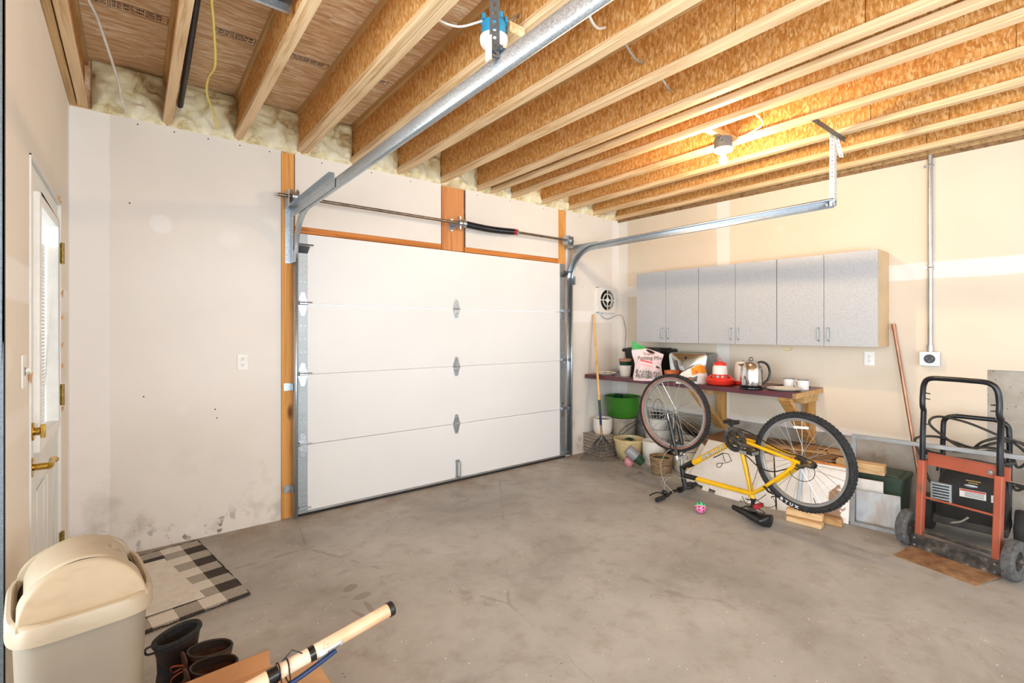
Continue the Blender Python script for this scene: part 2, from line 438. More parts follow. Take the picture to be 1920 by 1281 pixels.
# pots
def glaze(name, col, d2, rough=.3, sc=5): 
    m = Mat(name, col, rough); m.color(m.mix(m.noise(sc, 4).step(.5, .72) * .5, m.ramp(m.noise(3, 2), [(.3, col), (.7, col)]), d2)); M[name] = m.mat
glaze('glaze_white', 'e6e2da', 'c9bda6'); glaze('glaze_cream', 'd9c693', 'b59558'); glaze('crock_glaze', 'd8ccb4', 'b08a5a', .35)
m = Mat('green_pot', '3f7a26', .3); m.color(m.ramp(m.noise(2.2, 4, (1, 1, .6)), [(.3, '2c661e'), (.55, '3f8226'), (.75, '5b9a35')])); M['green_pot'] = m.mat
simple('green_dark', '123a24', .3); simple('stone_pot', 'a79c8c', .8, 0, .15, 12); simple('soil', '2c2018', .95, 0, .4, 40)
m = Mat('planter_grey', 'a3978a', .8); x, y, z = m.xyz()
m.color(m.mix((z * 26.).m('FRACT').lt(.18), m.ramp(m.noise(8, 4), [(.3, '978a7c'), (.7, 'b5a99b')]), '70655a')); m.bump((z * 26.).m('FRACT').gt(.2), .8, .004); M['planter_grey'] = m.mat
simple('terracotta', 'c0693a', .8, 0, .12, 14); simple('terracotta_pale', 'b2806a', .8, 0, .12)
m = Mat('wicker', '8f7452', .8)
w1 = m.noise(1, 3, (14, 14, 120), dist=.6); m.color(m.ramp(w1, [(.3, '5c452c'), (.5, '8f7452'), (.7, 'b59a74')])); m.bump(w1, 1., .006); M['wicker'] = m.mat
simple('pink_ceramic', 'd98f94', .25, 0, .1); simple('pot_grey_plastic', '8f8f92', .4, 0, .1); simple('pot_green_plastic', '2c4a35', .35, 0, .15)
simple('dry_leaf', '8e8468', .9, 0, .3, 40); simple('dry_stems', '7a6548', .9, 0, .3, 40); simple('leaf_green', '3f5b33', .7, 0, .3)
# bicycle
simple('bike_yellow', 'e8b414', .28, 0, .06, 6); simple('bike_black', '18191b', .3, 0, .2); simple('tyre_tread', '2b2b2c', .85, 0, .35, 60, bump=.6, bscale=120)
simple('tan_sidewall', 'a2715f', .7, 0, .15); simple('rim_silver', 'b9bbbd', .3, .8, .06); simple('rim_dark', '33353a', .4, .3, .1)
simple('spoke_steel', 'c9c9c6', .3, .9, .1); simple('cassette', '6f675b', .4, .9, .3, 60); simple('chain', '3a342c', .5, .7, .3, 90)
simple('reflector_red', 'a51f2c', .2, 0, .2); simple('decal_silver', 'd9dde0', .35, .2, .05); simple('decal_dark', '24262b', .4)
simple('tyre_letter', 'd8d9da', .6, 0, .05)
# hand truck / machine
m = Mat('truck_orange', 'c2552f', .5)
c = m.ramp(m.noise(4, 4), [(.3, '9a4930'), (.7, 'ad5a40')]); c = m.mix(m.noise(22, 5, (1, 1, .3)).step(.6, .68) * .8, c, '6e5240'); m.color(c); M['truck_orange'] = m.mat
m = Mat('rust_plate', '8a6a4c', .75); m.color(m.ramp(m.noise(12, 6), [(.3, '6b4a31'), (.55, '92704f'), (.75, 'a98d6c')])); M['rust_plate'] = m.mat
m = Mat('worn_black_steel', '3a3733', .6); m.color(m.ramp(m.noise(22, 6, (1, 1, 1)), [(.42, '26231f'), (.6, '4e4841'), (.72, '8a8073')])); M['worn_black_steel'] = m.mat
simple('worn_tyre', '5b5b59', .85, 0, .25, 50); simple('machine_black', '191716', .6, 0, .45, 9, spec=.25); simple('frame_grey', '8c8d8c', .5, .3, .1); simple('machine_dusty', '2c2824', .75, 0, .5, 14)
simple('label_white', 'd9d6cf', .5, 0, .03); simple('label_red', 'b4402c', .5, 0, .05); simple('hose_black', '2f2d2a', .55, 0, .2); simple('yellow_part', 'd9a51c', .4)
simple('gold_ink', 'b99a4a', .4, .3)
# boards
m = Mat('peeling_white', 'e3ded6', .5)
c = m.ramp(m.noise(2, 3), [(.3, 'dcd5cb'), (.7, 'ebe7e1')]); x, y, z = m.xyz()
pe = (m.noise(4.5, 5, dist=.5) + (1.0 - z.step(.0, .25)) * .12).step(.62, .65)
c = m.mix(pe, c, '8f6a45'); sp = m.voro(22); c = m.mix((1.0 - sp.step(.06, .12)) * .5, c, '6b5b4d'); m.color(c); M['peeling_white'] = m.mat
m = Mat('white_board', 'e2dcd3', .5); c = m.ramp(m.noise(1.8, 4), [(.3, 'd5cbbf'), (.7, 'e8e3dc')]); sp = m.voro(19); c = m.mix((1.0 - sp.step(.05, .1)) * .5, c, '6b5b4d')
c = m.mix(m.noise(3, 3, loc=(4, 4, 4)).step(.56, .75) * .3, c, 'c09a78'); m.color(c); M['white_board'] = m.mat
simple('green_crate', '26402c', .6, 0, .2)
m = Mat('pane_glass', 'd8d8d4', .08)
m.b.inputs['Transmission Weight'].default_value = 0.; m.b.inputs['Alpha'].default_value = .035; m.b.inputs['Base Color'].default_value = srgb('8a867e'); M['pane_glass'] = m.mat
m = Mat('clear_glass', 'f4f6f6', .02); m.b.inputs['Alpha'].default_value = .12; M['clear_glass'] = m.mat
m = Mat('vase_glass', 'b0a39a', .1); m.b.inputs['Alpha'].default_value = .55; M['vase_glass'] = m.mat
# soft goods
simple('bag_pink', 'dfc6c4', .5, 0, .05); simple('bag_green', '2f9a4a', .45, 0, .06); simple('ink_black', '26282a', .6); simple('ink_coral', 'dd5a55', .6); simple('ink_leaf', '5f7468', .6, 0, .5, 30)
simple('ink_pale_pink', 'e4a9a6', .6)
simple('bag_orange', 'e38f28', .4, 0, .08); simple('bag_white', 'e8e2dc', .4, 0, .05); simple('tote_black', '1b1a1c', .4, 0, .3)
simple('mirror_metal', 'c4c8c8', .1, 1., .04); simple('breadbox_side', '9d9d9a', .35, .9, .08)
simple('enamel_white', 'ecebe8', .2, 0, .02); simple('enamel_rim', '2c2d31', .3); simple('paper_plate', 'ebe6db', .6, 0, .03)
simple('card_brown', 'b98454', .8, 0, .08, 6); simple('card_light', 'c59a70', .8, 0, .08, 6)
simple('boot_brown', '2c1e17', .6, 0, .3, 20, bump=.3); simple('boot_leather', '4c2d1d', .5, 0, .3, 14, bump=.2); simple('boot_dark', '1d1b1a', .6, 0, .3, 20); simple('boot_lining', '2a2a2b', .95, 0, .3, 60, bump=.8)
simple('lace_orange', 'a8532a', .7, 0, .1); simple('rubber_boot', '202226', .3, 0, .2)
m = Mat('bat_wood', 'd9a878', .35)
c = m.ramp(m.noise(3, 4, (1, 1, 1)), [(.36, 'c98650'), (.5, 'd9a67a'), (.68, 'e2cbb2')]); c = m.mix(m.noise(14, 5).step(.6, .68), c, '8a5a36'); m.color(c); M['tube_print'] = m.mat
simple('paper_white', 'e6e0da', .7, 0, .05)
# rug: buffalo check, woven diagonals where dark meets pale
m = Mat('check_weave', 'd8d3ca', .95, spec=.1); x, y, z = m.xyz()
ci = (x * (1 / .105)).m('FLOOR').m('MODULO', 2.0).m('ABSOLUTE'); cj = (y * (1 / .105)).m('FLOOR').m('MODULO', 2.0).m('ABSOLUTE')
dg = ((x + y) * 75.).m('FRACT').gt(.5)
s_ = ci + cj
f = s_.gt(1.5) + (s_.gt(.5) * (1.0 - s_.gt(1.5))) * dg
m.color(m.mix(m.noise(40, 3) * .18, m.mix(f, 'd9d5cd', '3d3837'), '8d8276')); m.bump(m.noise(1, 2, (260, 260, 1)), .5, .002); M['check_weave'] = m.mat
m = Mat('rug_backing', 'd5d0c8', .95, spec=.1); c = m.ramp(m.noise(20, 4), [(.3, 'cfc9c0'), (.7, 'dcd8d1')]); sp = m.voro(40); c = m.mix((1.0 - sp.step(.1, .2)) * .4 * m.noise(7, 2).step(.45, .6), c, '7a7064'); m.color(c); m.bump(m.noise(220, 2), .4, .001); M['rug_backing'] = m.mat
# lamp
m = Mat('bulb_glow', 'fff1d0', .3); m.b.inputs['Emission Color'].default_value = (1, .74, .43, 1); m.b.inputs['Emission Strength'].default_value = 1150.; M['bulb_glow'] = m.mat
# ---------------------------------------------------------------- the room
H = 2.745
def struct(o): return tag(o, kind='structure')
b = B(); b.bb(-3.2, 5.6, -3.2, 4.02, -.12, 0); struct(b.build('floor', 'concrete_floor', fix=False))
# wall_back: drywall face at y = 3.87, framing face at y = 3.883
b = B()
for x0, x1, z0, z1 in ((-.3, .858, 0, 2.735), (.955, 2.205, 2.187, 2.735), (2.47, 3.668, 2.187, 2.735), (3.785, 4.70, 0, 2.735)):
    b.bb(x0, x1, 3.87, 3.8827, z0, z1)
wb = struct(b.build('wall_back', 'drywall_back'))
b = B(); b.bb(-.32, .985, 3.92, 3.97, 0, 3.05); b.bb(3.735, 4.9, 3.92, 3.97, 0, 3.05); b.bb(.985, 3.735, 3.92, 3.97, 2.12, 3.05)
b.build('sheathing', 'osb_deck', wb)
b = B(); b.bb(-.32, 4.72, 3.874, 3.93, 2.72, 2.745); b.build('top_plate', 'flange_wood_dull', wb)
def trim(n, x0, x1, y0, y1, z0, z1, mat):
    b = B(); b.bb(x0, x1, y0, y1, z0, z1); return struct(b.build('trim_%d' % n, mat, bevel=.002))
trim(1, .862, .951, 3.876, 3.92, 0, 2.735, 'stud_wood')
trim(2, 2.217, 2.452, 3.8755, 3.93, 2.141, 2.735, 'stud_wood_red')
trim(3, 3.672, 3.781, 3.876, 3.92, 0, 2.735, 'stud_wood')
trim(4, .952, 2.21, 3.872, 3.93, 2.141, 2.186, 'header_wood')
trim(5, 2.46, 3.67, 3.872, 3.93, 2.141, 2.186, 'header_wood')
b = B(); random.seed(31)      # dark screw heads and small dings
for (x, z) in [(.02 + .19 * k, 2.705) for k in range(5)] + [(1.15, 2.70), (1.55, 2.705), (1.9, 2.70), (2.6, 2.70), (3.0, 2.705), (3.45, 2.70), (4.0, 2.70), (4.4, 2.705), (.45, .80), (.44, .86), (-.02, 2.2), (.05, .98), (4.05, 1.9)]:
    b.cyl((x, 3.8705, z), (x, 3.869, z), .0045, n=8)
b.build('screw_head', 'dark_gap', wb)
# wall_left
b = B()
for y0, y1, z0, z1 in ((2.02, 2.475, 0, 2.74), (3.405, 3.87, 0, 2.74), (2.475, 3.405, 2.05, 2.74)):
    b.bb(-.42, -.3, y0, y1, z0, z1)
wl = struct(b.build('wall_left', 'drywall_left'))
b = B(); b.bb(-.42, -.31, 2.02, 3.87, 2.783, 3.05); b.build('rim_board', 'osb_web', wl)
b = B(); b.bb(-.42, -.296, 2.005, 2.021, 0, 2.74); b.bb(-.3, -.296, 2.005, 2.035, 0, 2.74)
b.build('corner_bead', 'galvanised_dark', wl)
b = B()   # torn paper and chips of plaster beside the door
for y, z, s_ in ((3.435, 1.60, .03), (3.43, 1.47, .016), (3.43, 1.33, .02), (3.43, 1.22, .02), (3.45, .995, .02), (3.30, 2.062, .025), (3.36, 2.058, .012), (2.455, 1.235, .028)):
    b.add([V(-.299, y - s_ * .5, z), V(-.292, y + s_ * .2, z - s_), V(-.297, y + s_ * .7, z + s_ * .2), V(-.288, y, z + s_ * .6)], [(0, 1, 2), (0, 2, 3), (0, 1, 3), (1, 2, 3)])
b.build('torn_paper', 'card_light', wl)
# wall_right in its own frame: x = distance from the corner, y = into the wall
b = B(); b.bb(-.05, 3.235, 0, .0127, .515, 2.735); b.bb(3.235, 6.2, 0, .0127, 1.12, 2.735)
wr = struct(b.build('wall_right', 'drywall_right', loc=(CX0, CY0, 0), rot=(0, 0, RROT)))
b = B(); b.bb(-.15, 6.2, .0127, .2, 0, 1.16)
b.build('stem_wall', 'concrete_wall', wr)
b = B(); b.bb(-.15, 6.2, .012, .15, 1.16, 3.06); b.build('framing', 'flange_wood_dull', wr)
b = B(); b.bb(-.05, 6.2, -.014, .012, 2.716, 2.745); b.build('top_plate', 'dark_plank_wood', wr)
b = B()  # ragged lower edge of the drywall
n = 60
random.seed(3)
prev = None
for i in range(n + 1):
    u = i / n * 3.235; z = .515 - random.random() * .012
    if prev:
        b.add([V(prev[0], -.001, prev[1]), V(u, -.001, z), V(u, -.001, .53), V(prev[0], -.001, .53), V(prev[0], .011, prev[1]), V(u, .011, z), V(u, .011, .53), V(prev[0], .011, .53)],
              [(0, 1, 2, 3), (4, 7, 6, 5), (0, 4, 5, 1)])
    prev = (u, z)
b.build('ragged_edge', 'paper_white', wr)
# ceiling: the deck over the joists
b = B(); b.bb(-3.2, 5.6, -3.2, 4.0, 3.047, 3.07); ce = struct(b.build('ceiling', 'osb_deck', fix=False))
b = B(); random.seed(11)         # grade stamps: boxes of illegible bars
def stamp(x0, x1, y0, y1):
    z = 3.0462; L = x1 - x0; th = .0028
    def q(a, b_, c, d): b.bb(a, b_, c, d, z, z + .001)
    q(x0, x1, y0, y0 + th); q(x0, x1, y1 - th, y1); q(x0, x0 + th, y0, y1); q(x1 - th, x1, y0, y1)
    k = x0 + .012
    while k < x1 - .03:
        w = random.choice((.012, .018, .026, .035))
        rows = random.choice((2, 3, 4))
        if random.random() < .25: q(k, k + th, y0, y1); k += .009; continue
        for r in range(rows):
            ya = y0 + .008 + (y1 - y0 - .016) * r / rows; yb = ya + (y1 - y0 - .016) / rows * .6
            kk = k
            while kk < k + w:
                ww = random.choice((.003, .005, .007)); q(kk, kk + ww, ya, yb); kk += ww + .0025
        k += w + .007
stamp(-.20, .145, 3.12, 3.20); stamp(.20, .235, 3.07, 3.13); stamp(.352, .548, 3.05, 3.125); stamp(.700, .958, 3.065, 3.125); stamp(1.27, 1.335, 3.04, 3.085)
b.build('grade_stamp', 'ink_black', ce)
# ---------------------------------------------------------------- I-joists
def joist_label(i):
    return i
JX = [(-.262, .046), (.148, .048), (.554, .052), (.965, .08), (1.369, .06), (1.765, .058), (2.180, .055), (2.584, .055), (2.735, .05), (2.992, .055), (3.394, .055), (3.800, .055), (4.208, .055), (4.612, .055)]
LB = ['wood and strand-board ceiling joist tight against the left wall above the side door',
      'ceiling joist just left of the black gas pipe and yellow cable',
      'ceiling joist just right of the yellow cable, dark steel angle crossing it',
      'doubled ceiling joist that ends above the left jamb of the overhead door',
      'ceiling joist passing just left of the blue lamp box, partly above the left door track',
      'ceiling joist ending left of the red-brown centre stud, above the left track',
      'ceiling joist ending directly above the red-brown centre stud, pierced by a grey cable',
      'left one of the closely spaced pair of ceiling joists right of the centre stud',
      'right one of the closely spaced pair of ceiling joists right of the centre stud',
      'ceiling joist directly left of the lit bulb, carrying its white cable',
      'ceiling joist directly behind the lit bulb box, a thin conduit along it',
      'ceiling joist from which the right door track hanger is hung, right of the bulb',
      'second ceiling joist out from the right wall, above the grey cabinets',
      'ceiling joist lying right along the top of the right wall']
joists = []
def make_joist(x, w, label, double=False):
    t = thing('ceiling_joist', label, 'joist', (x + w / 2, 3.86, H), group='ceiling joists')
    y0, y1 = -6.9, .04
    b = B()
    if double: b.bb(-w / 2, -.001, y0, y1, 0, .038); b.bb(.001, w / 2, y0, y1, 0, .038)
    else: b.bb(-w / 2, w / 2, y0, y1, 0, .038)
    b.build('bottom_flange', 'flange_wood', t, bevel=.002, seg=1)
    b = B(); b.bb(-w / 2, w / 2, y0, y1, .264, .3015); b.build('top_flange', 'flange_wood_dull', t)
    b = B(); ww = .006 if not double else .03
    # the web is made of strand-board lengths with visible joints
    ys = [y1]; k = y1 - .3 - random.random() * .9
    while k > y0: ys.append(k); k -= 1.22
    ys.append(y0)
    for a, c in zip(ys, ys[1:]): b.bb(-ww, ww, c + .002, a - .002, .036, .266)
    wo = b.build('web', 'osb_web', t)
    return t
random.seed(5)
for i, (x, w) in enumerate(JX): joists.append(make_joist(x, w, LB[i], i == 3))
# insulation in the rim between the joists
LI = ['cream insulation batt in the far left bay beside the side-door wall, white cable in front', 'cream insulation batt behind the black pipe and the yellow cable',
      'cream insulation batt right of the yellow cable, left of the doubled joist', 'cream insulation batt directly above the left jamb of the overhead door',
      'cream insulation batt hidden partly behind the left door track', 'cream insulation batt just right of the left door track', 'cream insulation batt left above the red-brown centre stud',
      'cream insulation batt right above the red-brown centre stud', 'narrow cream insulation batt between the closely spaced joist pair', 'cream insulation batt first right of the closely spaced joist pair',
      'cream insulation batt above the right half of the torsion spring', 'cream insulation batt above the right jamb of the overhead door', 'cream insulation batt second from the right wall, above the exhaust fan', 'cream insulation batt in the corner by the right wall']
for i in range(len(JX)):
    x0 = JX[i][0] + JX[i][1] / 2 + .006 if i else -.2
    x1 = JX[i + 1][0] + JX[i + 1][1] / 2 - .006 if i + 1 < len(JX) else 4.72
    if x1 - x0 < .03: continue
    b = B(); sd = i * 3.7; W = x1 - x0
    def f(a, c, sd=sd, x0=x0, W=W):
        ed = min(a, 1 - a, c * .8, (1 - c) * .9) * 6; ed = min(1, ed) ** .5
        q = noise.noise(V(a * W * 9 + sd, c * 2.6, sd)) * .05 + noise.noise(V(a * W * 26 + sd, c * 8, sd + 4)) * .02
        wr = abs(noise.noise(V(a * W * 7 + c * 3, sd, c * 4.))) * .05
        yy = 3.885 - ed * (.055 + q - wr) - .012 * (1 - c)
        return V(x0 + a * W, min(yy, 3.9), H - .016 + c * (.312 + .004))
    b.grid(f, max(6, int(W * 60)), 22)
    o = b.build('insulation_batt', 'glass_wool', None, loc=(x0, 3.885, H), world=True, smooth=60)
    tag(o, LI[i], 'insulation', 'insulation batts in the joist ends')
# blocking plate on the left wall
b = B(); b.bb(-.42, -.268, 2.0, 3.87, 2.745, 2.783)
tag(b.build('wall_plate', 'flange_wood_dull', None, loc=(-.3, 3.8, 2.745), world=True, bevel=.002), 'weathered timber plate on top of the left wall beside the first joist', 'timber')
# ---------------------------------------------------------------- overhead door (door_1)
d1 = thing('door_1', None, None, (2.36, 3.86, 0), kind='structure')
X0, X1 = .97, 3.752
for k in range(4):
    b = B(); z0 = .02 + k * .5335 if k == 0 else k * .5335 + .0016; z1 = (k + 1) * .5335 - .0016
    b.bb(X0, X1, 3.86, 3.905, z0, z1)
    b.build('door_panel', 'door_panel', d1, world=True, bevel=.003)
b = B(); b.bb(X0, X1, 3.852, 3.9, .0, .022); b.build('bottom_seal', 'black_rubber', d1, world=True)
b = B(); b.bb(X0, X1, 3.85, 3.858, .02, .034); b.build('bottom_rail', 'aluminium', d1, world=True)
for xa, xb in ((X0, X0 + .072), (X1 - .072, X1)):
    for k in range(4):
        b = B(); b.bb(xa, xb, 3.8565, 3.8605, k * .5335 + (.035 if k == 0 else .003), (k + 1) * .5335 - .003)
        q = b.build('end_stile', 'galvanised_dull', d1, world=True)
        b = B()
        for j in range(5):
            zz = k * .5335 + .07 + j * .1
            for xx in (xa + .02, xa + .05): b.cyl((xx + .004 * (j % 2), 3.857, zz), (xx + .004 * (j % 2), 3.8548, zz), .004, n=8)
        b.build('rivet', 'zinc', q, world=True)
def hinge(x, z, side=0):
    b = B(); y = 3.8562
    w = .036; h = .088
    b.add([V(x - w * .35, y, z + h), V(x + w * .35, y, z + h), V(x + w, y, z + .008), V(x - w, y, z + .008), V(x - w * .35, y - .003, z + h), V(x + w * .35, y - .003, z + h), V(x + w, y - .003, z + .008), V(x - w, y - .003, z + .008)],
          [(0, 1, 2, 3), (4, 7, 6, 5), (0, 4, 5, 1), (1, 5, 6, 2), (2, 6, 7, 3), (3, 7, 4, 0)])
    b.add([V(x - w * .35, y, z - h), V(x + w * .35, y, z - h), V(x + w, y, z - .008), V(x - w, y, z - .008), V(x - w * .35, y - .003, z - h), V(x + w * .35, y - .003, z - h), V(x + w, y - .003, z - .008), V(x - w, y - .003, z - .008)],
          [(0, 3, 2, 1), (4, 5, 6, 7), (0, 1, 5, 4), (1, 2, 6, 5), (2, 3, 7, 6), (3, 0, 4, 7)])
    b.cyl((x - w, y - .006, z), (x + w, y - .006, z), .0075, n=10)
    h_ = b.build('hinge', 'zinc', d1, world=True)
    b = B()
    for zz in (.07, .045, -.045, -.07): b.cyl((x, y - .003, z + zz), (x, y - .007, z + zz), .0048, n=6)
    b.build('screw', 'chrome', h_, world=True)
for k in (1, 2, 3): hinge(2.36, k * .5335)
for k in (1, 2, 3):
    for sx, xx in ((-1, X0 + .036), (1, X1 - .036)):
        hinge(xx, k * .5335)
        b = B(); z = k * .5335 + .012
        b.bb(xx - .028, xx + .028, 3.822, 3.856, z - .014, z + .014)
        b.cyl((xx + .05, 3.82, z), (xx + sx * .075, 3.82, z), .005, n=8) if sx > 0 else b.cyl((xx - .075, 3.82, z), (xx + .06, 3.82, z), .005, n=8)
        b.cyl((xx + sx * .058, 3.82, z), (xx + sx * .074, 3.82, z), .019, n=14)
        b.build('roller', 'zinc', d1, world=True, smooth=30)
for sx, xx in ((-1, X0 + .036), (1, X1 - .036)):    # top and bottom roller brackets
    b = B(); b.add([V(xx - .036, 3.856, 1.985), V(xx + .036, 3.856, 1.985), V(xx + .036, 3.79, 2.03), V(xx - .036, 3.79, 2.03), V(xx - .036, 3.856, 2.035), V(xx + .036, 3.856, 2.035)], [(0, 1, 2, 3), (3, 2, 5, 4), (0, 3, 4), (1, 5, 2)])
    b.cyl((xx - .075 if sx < 0 else xx - .05, 3.79, 2.04), (xx + .06 if sx < 0 else xx + .075, 3.79, 2.04), .006, n=8)
    b.build('top_bracket', 'galvanised_dark', d1, world=True)
    b = B(); b.bb(xx - .034, xx + .034, 3.848, 3.8565, .035, .15); b.cyl((xx - .07 if sx < 0 else xx - .05, 3.835, .06), (xx + .055 if sx < 0 else xx + .075, 3.835, .06), .006, n=8)
    b.bb(xx - .03, xx + .03, 3.83, 3.85, .05, .075)
    b.build('bottom_bracket', 'galvanised_dull', d1, world=True)
b = B(); x = 2.37
b.bb(x - .02, x + .02, 3.852, 3.857, .175, .2); b.bb(x - .02, x + .02, 3.852, 3.857, .022, .047)
b.tube([V(x + .012, 3.853, .188), V(x + .012, 3.826, .184), V(x + .012, 3.822, .17), V(x + .012, 3.822, .05), V(x + .012, 3.826, .036), V(x + .012, 3.853, .034)], .006, 8)
b.bb(x - .016, x + .002, 3.846, 3.857, .045, .178)
b.build('lift_handle', 'galvanised_dull', d1, world=True, bevel=.001)
# ---------------------------------------------------------------- side door (door_2)
d2 = thing('door_2', None, None, (-.3, 2.94, 0), kind='structure')
b = B(); xf = -.308    # leaf with an opening for the light
for y0, y1, z0, z1 in ((2.482, 2.66, .01, 2.043), (3.27, 3.398, .01, 2.043), (2.66, 3.27, .01, .94), (2.66, 3.27, 1.93, 2.043)):
    b.bb(xf - .042, xf, y0, y1, z0, z1)
b.build('leaf', 'side_door_paint', d2, world=True)
b = B(); b.bb(-.36, -.295, 2.476, 2.481, 0, 2.05); b.bb(-.36, -.295, 3.400, 3.405, 0, 2.05); b.bb(-.36, -.295, 2.476, 3.405, 2.045, 2.05)
b.build('frame', 'white_paint', d2, world=True)
b = B()
def frame_rect(b, y0, y1, z0, z1, w, xa, xb):
    b.bb(xa, xb, y0, y0 + w, z0, z1); b.bb(xa, xb, y1 - w, y1, z0, z1); b.bb(xa, xb, y0 + w, y1 - w, z0, z0 + w); b.bb(xa, xb, y0 + w, y1 - w, z1 - w, z1)
frame_rect(b, 2.64, 3.29, .92, 1.95, .04, xf - .05, xf + .018)
b.build('light_moulding', 'white_paint', d2, world=True, bevel=.006)
b = B(); b.bb(xf - .028, xf - .024, 2.68, 3.25, .96, 1.91); b.build('glazing', 'clear_glass', d2, world=True)
b = B(); k = .965     # blind between the panes
while k < 1.80: b.bb(xf - .037, xf - .031, 2.69, 3.24, k, k + .0135); k += .017
b.build('blind', 'white_paint', d2, world=True)
b = B()              # embossed lower panels
frame_rect(b, 2.70, 2.92, .2, .76, .018, xf - .002, xf + .004); frame_rect(b, 3.0, 3.22, .2, .76, .018, xf - .002, xf + .004)
b.build('embossed_panel', 'side_door_paint', d2, world=True, bevel=.003)
for z in (1.75, 1.02, .26):
    b = B(); b.bb(-.302, -.292, 3.398, 3.428, z, z + .10); b.cyl((-.29, 3.402, z - .004), (-.29, 3.402, z + .104), .0085, n=10)
    b.build('hinge', 'old_brass', d2, world=True)
b = B(); b.cyl((xf, 2.555, 1.02), (xf + .012, 2.555, 1.02), .034, n=24); b.cyl((xf + .01, 2.555, 1.02), (xf + .028, 2.555, 1.02), .015, n=16)
b.box((xf + .036, 2.555, 1.02), (.014, .02, .05)); 
b.build('deadbolt', 'brass', d2, world=True, smooth=40, bevel=.002)
b = B(); b.cyl((xf, 2.555, .885), (xf + .01, 2.555, .885), .036, n=24); b.cyl((xf + .01, 2.555, .885), (xf + .05, 2.555, .885), .013, n=16)
b.tube(bez([(xf + .052, 2.545, .885), (xf + .058, 2.58, .888), (xf + .055, 2.62, .893), (xf + .062, 2.655, .886), (xf + .057, 2.672, .880)], 5), [.012, .013, .0135, .012, .011, .0105, .010, .0095, .009, .0095, .010, .011, .0115, .012, .012, .011, .010, .0095, .009, .008, .006], 12)
b.build('lever_handle', 'brass', d2, world=True, smooth=50)
b = B(); b.bb(-.50, -.42, 1.9, 4.1, -.1, 0); b.build('threshold_step', 'concrete_wall', d2, world=True)
# ---------------------------------------------------------------- door hardware
def sweep_track(pts, prof, n_in=V(0, 0, 1)):
    """pts lie in a plane x = const; prof = (side, inward) pairs; inward = towards the inside of the bend"""
    rings = []
    for i, p in enumerate(pts):
        a = pts[max(0, i - 1)]; c = pts[min(len(pts) - 1, i + 1)]
        t = (c - a).normalized(); nrm = t.cross(V(1, 0, 0)).normalized()      # in-plane normal
        rings.append([p + V(1, 0, 0) * s_ + nrm * k for s_, k in prof])
    return rings
def track_path(x, zt, yend, z0=0.02, yv=3.80, r=.33, yv2=None):
    P = [V(x, yv + .012, z0), V(x, yv, zt - r)]
    for k in range(1, 13):
        a = PI / 2 * k / 12
        P.append(V(x, yv - r * (1 - math.cos(a)), zt - r + r * math.sin(a)))
    P.append(V(x, yend, zt)); return P
def track(x, sgn, yend, zt, label, nm='door_track'):
    t = thing(nm, label, 'track', (x, 3.8, 0), group=None)
    P = track_path(x, zt, yend)
    # J-shaped rolled profile, web towards the outside of the door (sgn = outwards)
    o = sgn
    prof = [(-o * .040, -.026), (-o * .044, -.016), (-o * .036, -.004)]
    prof = [(-.020 * o, .028), (-.030 * o, .030), (-.032 * o, .018)] if False else None
    J = [(o * -.030, .020), (o * -.034, .030), (o * -.024, .038), (o * -.006, .040), (o * .002, .034), (o * .004, .020), (o * .004, -.012), (o * .002, -.022), (o * -.008, -.027), (o * -.020, -.024)]
    iv = [i for i, p in enumerate(P) if i <= 1]
    b = B(); b.loft(sweep_track(P[:2], J), closed=False, cap=False)
    b.build('vertical_track', 'galvanised', t, world=True, solid=.002, smooth=40)
    b = B(); b.loft(sweep_track(P[1:], J), closed=False, cap=False)
    b.build('horizontal_track', 'galvanised', t, world=True, solid=.002, smooth=40)
    # angle brackets tying it to the jamb
    jx = x + o * .004
    for z in (.22, .98):
        b = B(); b.bb(jx + o * .004, jx + o * .006, 3.80, 3.874, z - .028, z + .028); b.bb(min(jx + o * .004, jx - o * .062) if o < 0 else jx + .004, jx + o * .055 if o > 0 else jx - .055, 3.868, 3.8745, z - .028, z + .028)
        for q in (-.014, .014): b.cyl((jx + o * .035, 3.868, z + q), (jx + o * .035, 3.862, z + q), .006, n=6)
        b.build('track_bracket', 'zinc', t, world=True, bevel=.001)
    # flag bracket at the bend and the angle iron
    b = B(); b.bb(jx + o * .005, jx + o * .009, 3.80, 3.874, 1.90, 2.33); b.bb(jx, jx + o * .045, 3.868, 3.8745, 1.90, 2.33)
    b.bb(jx + o * .003, jx + o * .006, 3.74, 3.80, 1.90, 1.99)
    for z in (1.93, 1.96, 2.28): b.cyl((jx + o * .03, 3.868, z), (jx + o * .03, 3.861, z), .006, n=6)
    b.build('flag_bracket', 'galvanised', t, world=True, bevel=.001)
    b = B(); b.bb(jx + o * .008, jx + o * .010, 2.86 if o < 0 else 3.45, 3.80, zt - .045 + .06, zt + .06)
    b.bb(jx + o * .008, jx + o * .04, 2.86 if o < 0 else 3.45, 3.80, zt + .058, zt + .06)
    b.bb(jx + o * .006, jx + o * .008, 2.86 if o < 0 else 3.45, 3.84, zt - .025, zt + .06)
    for y in (3.72, 3.66, 3.0 if o < 0 else 3.5): b.cyl((jx, y, zt + .02), (jx + o * .014, y, zt + .02), .006, n=6)
    b.build('track_angle', 'galvanised' , t, world=True, bevel=.0008)
    return t
tl = track(.934, -1, .25, 2.262, 'big galvanised overhead-door track crossing the ceiling, left side of the white door')
tr = track(3.80, 1, 1.262, 2.272, 'galvanised overhead-door track ending at the perforated hanger, right side of the white door')
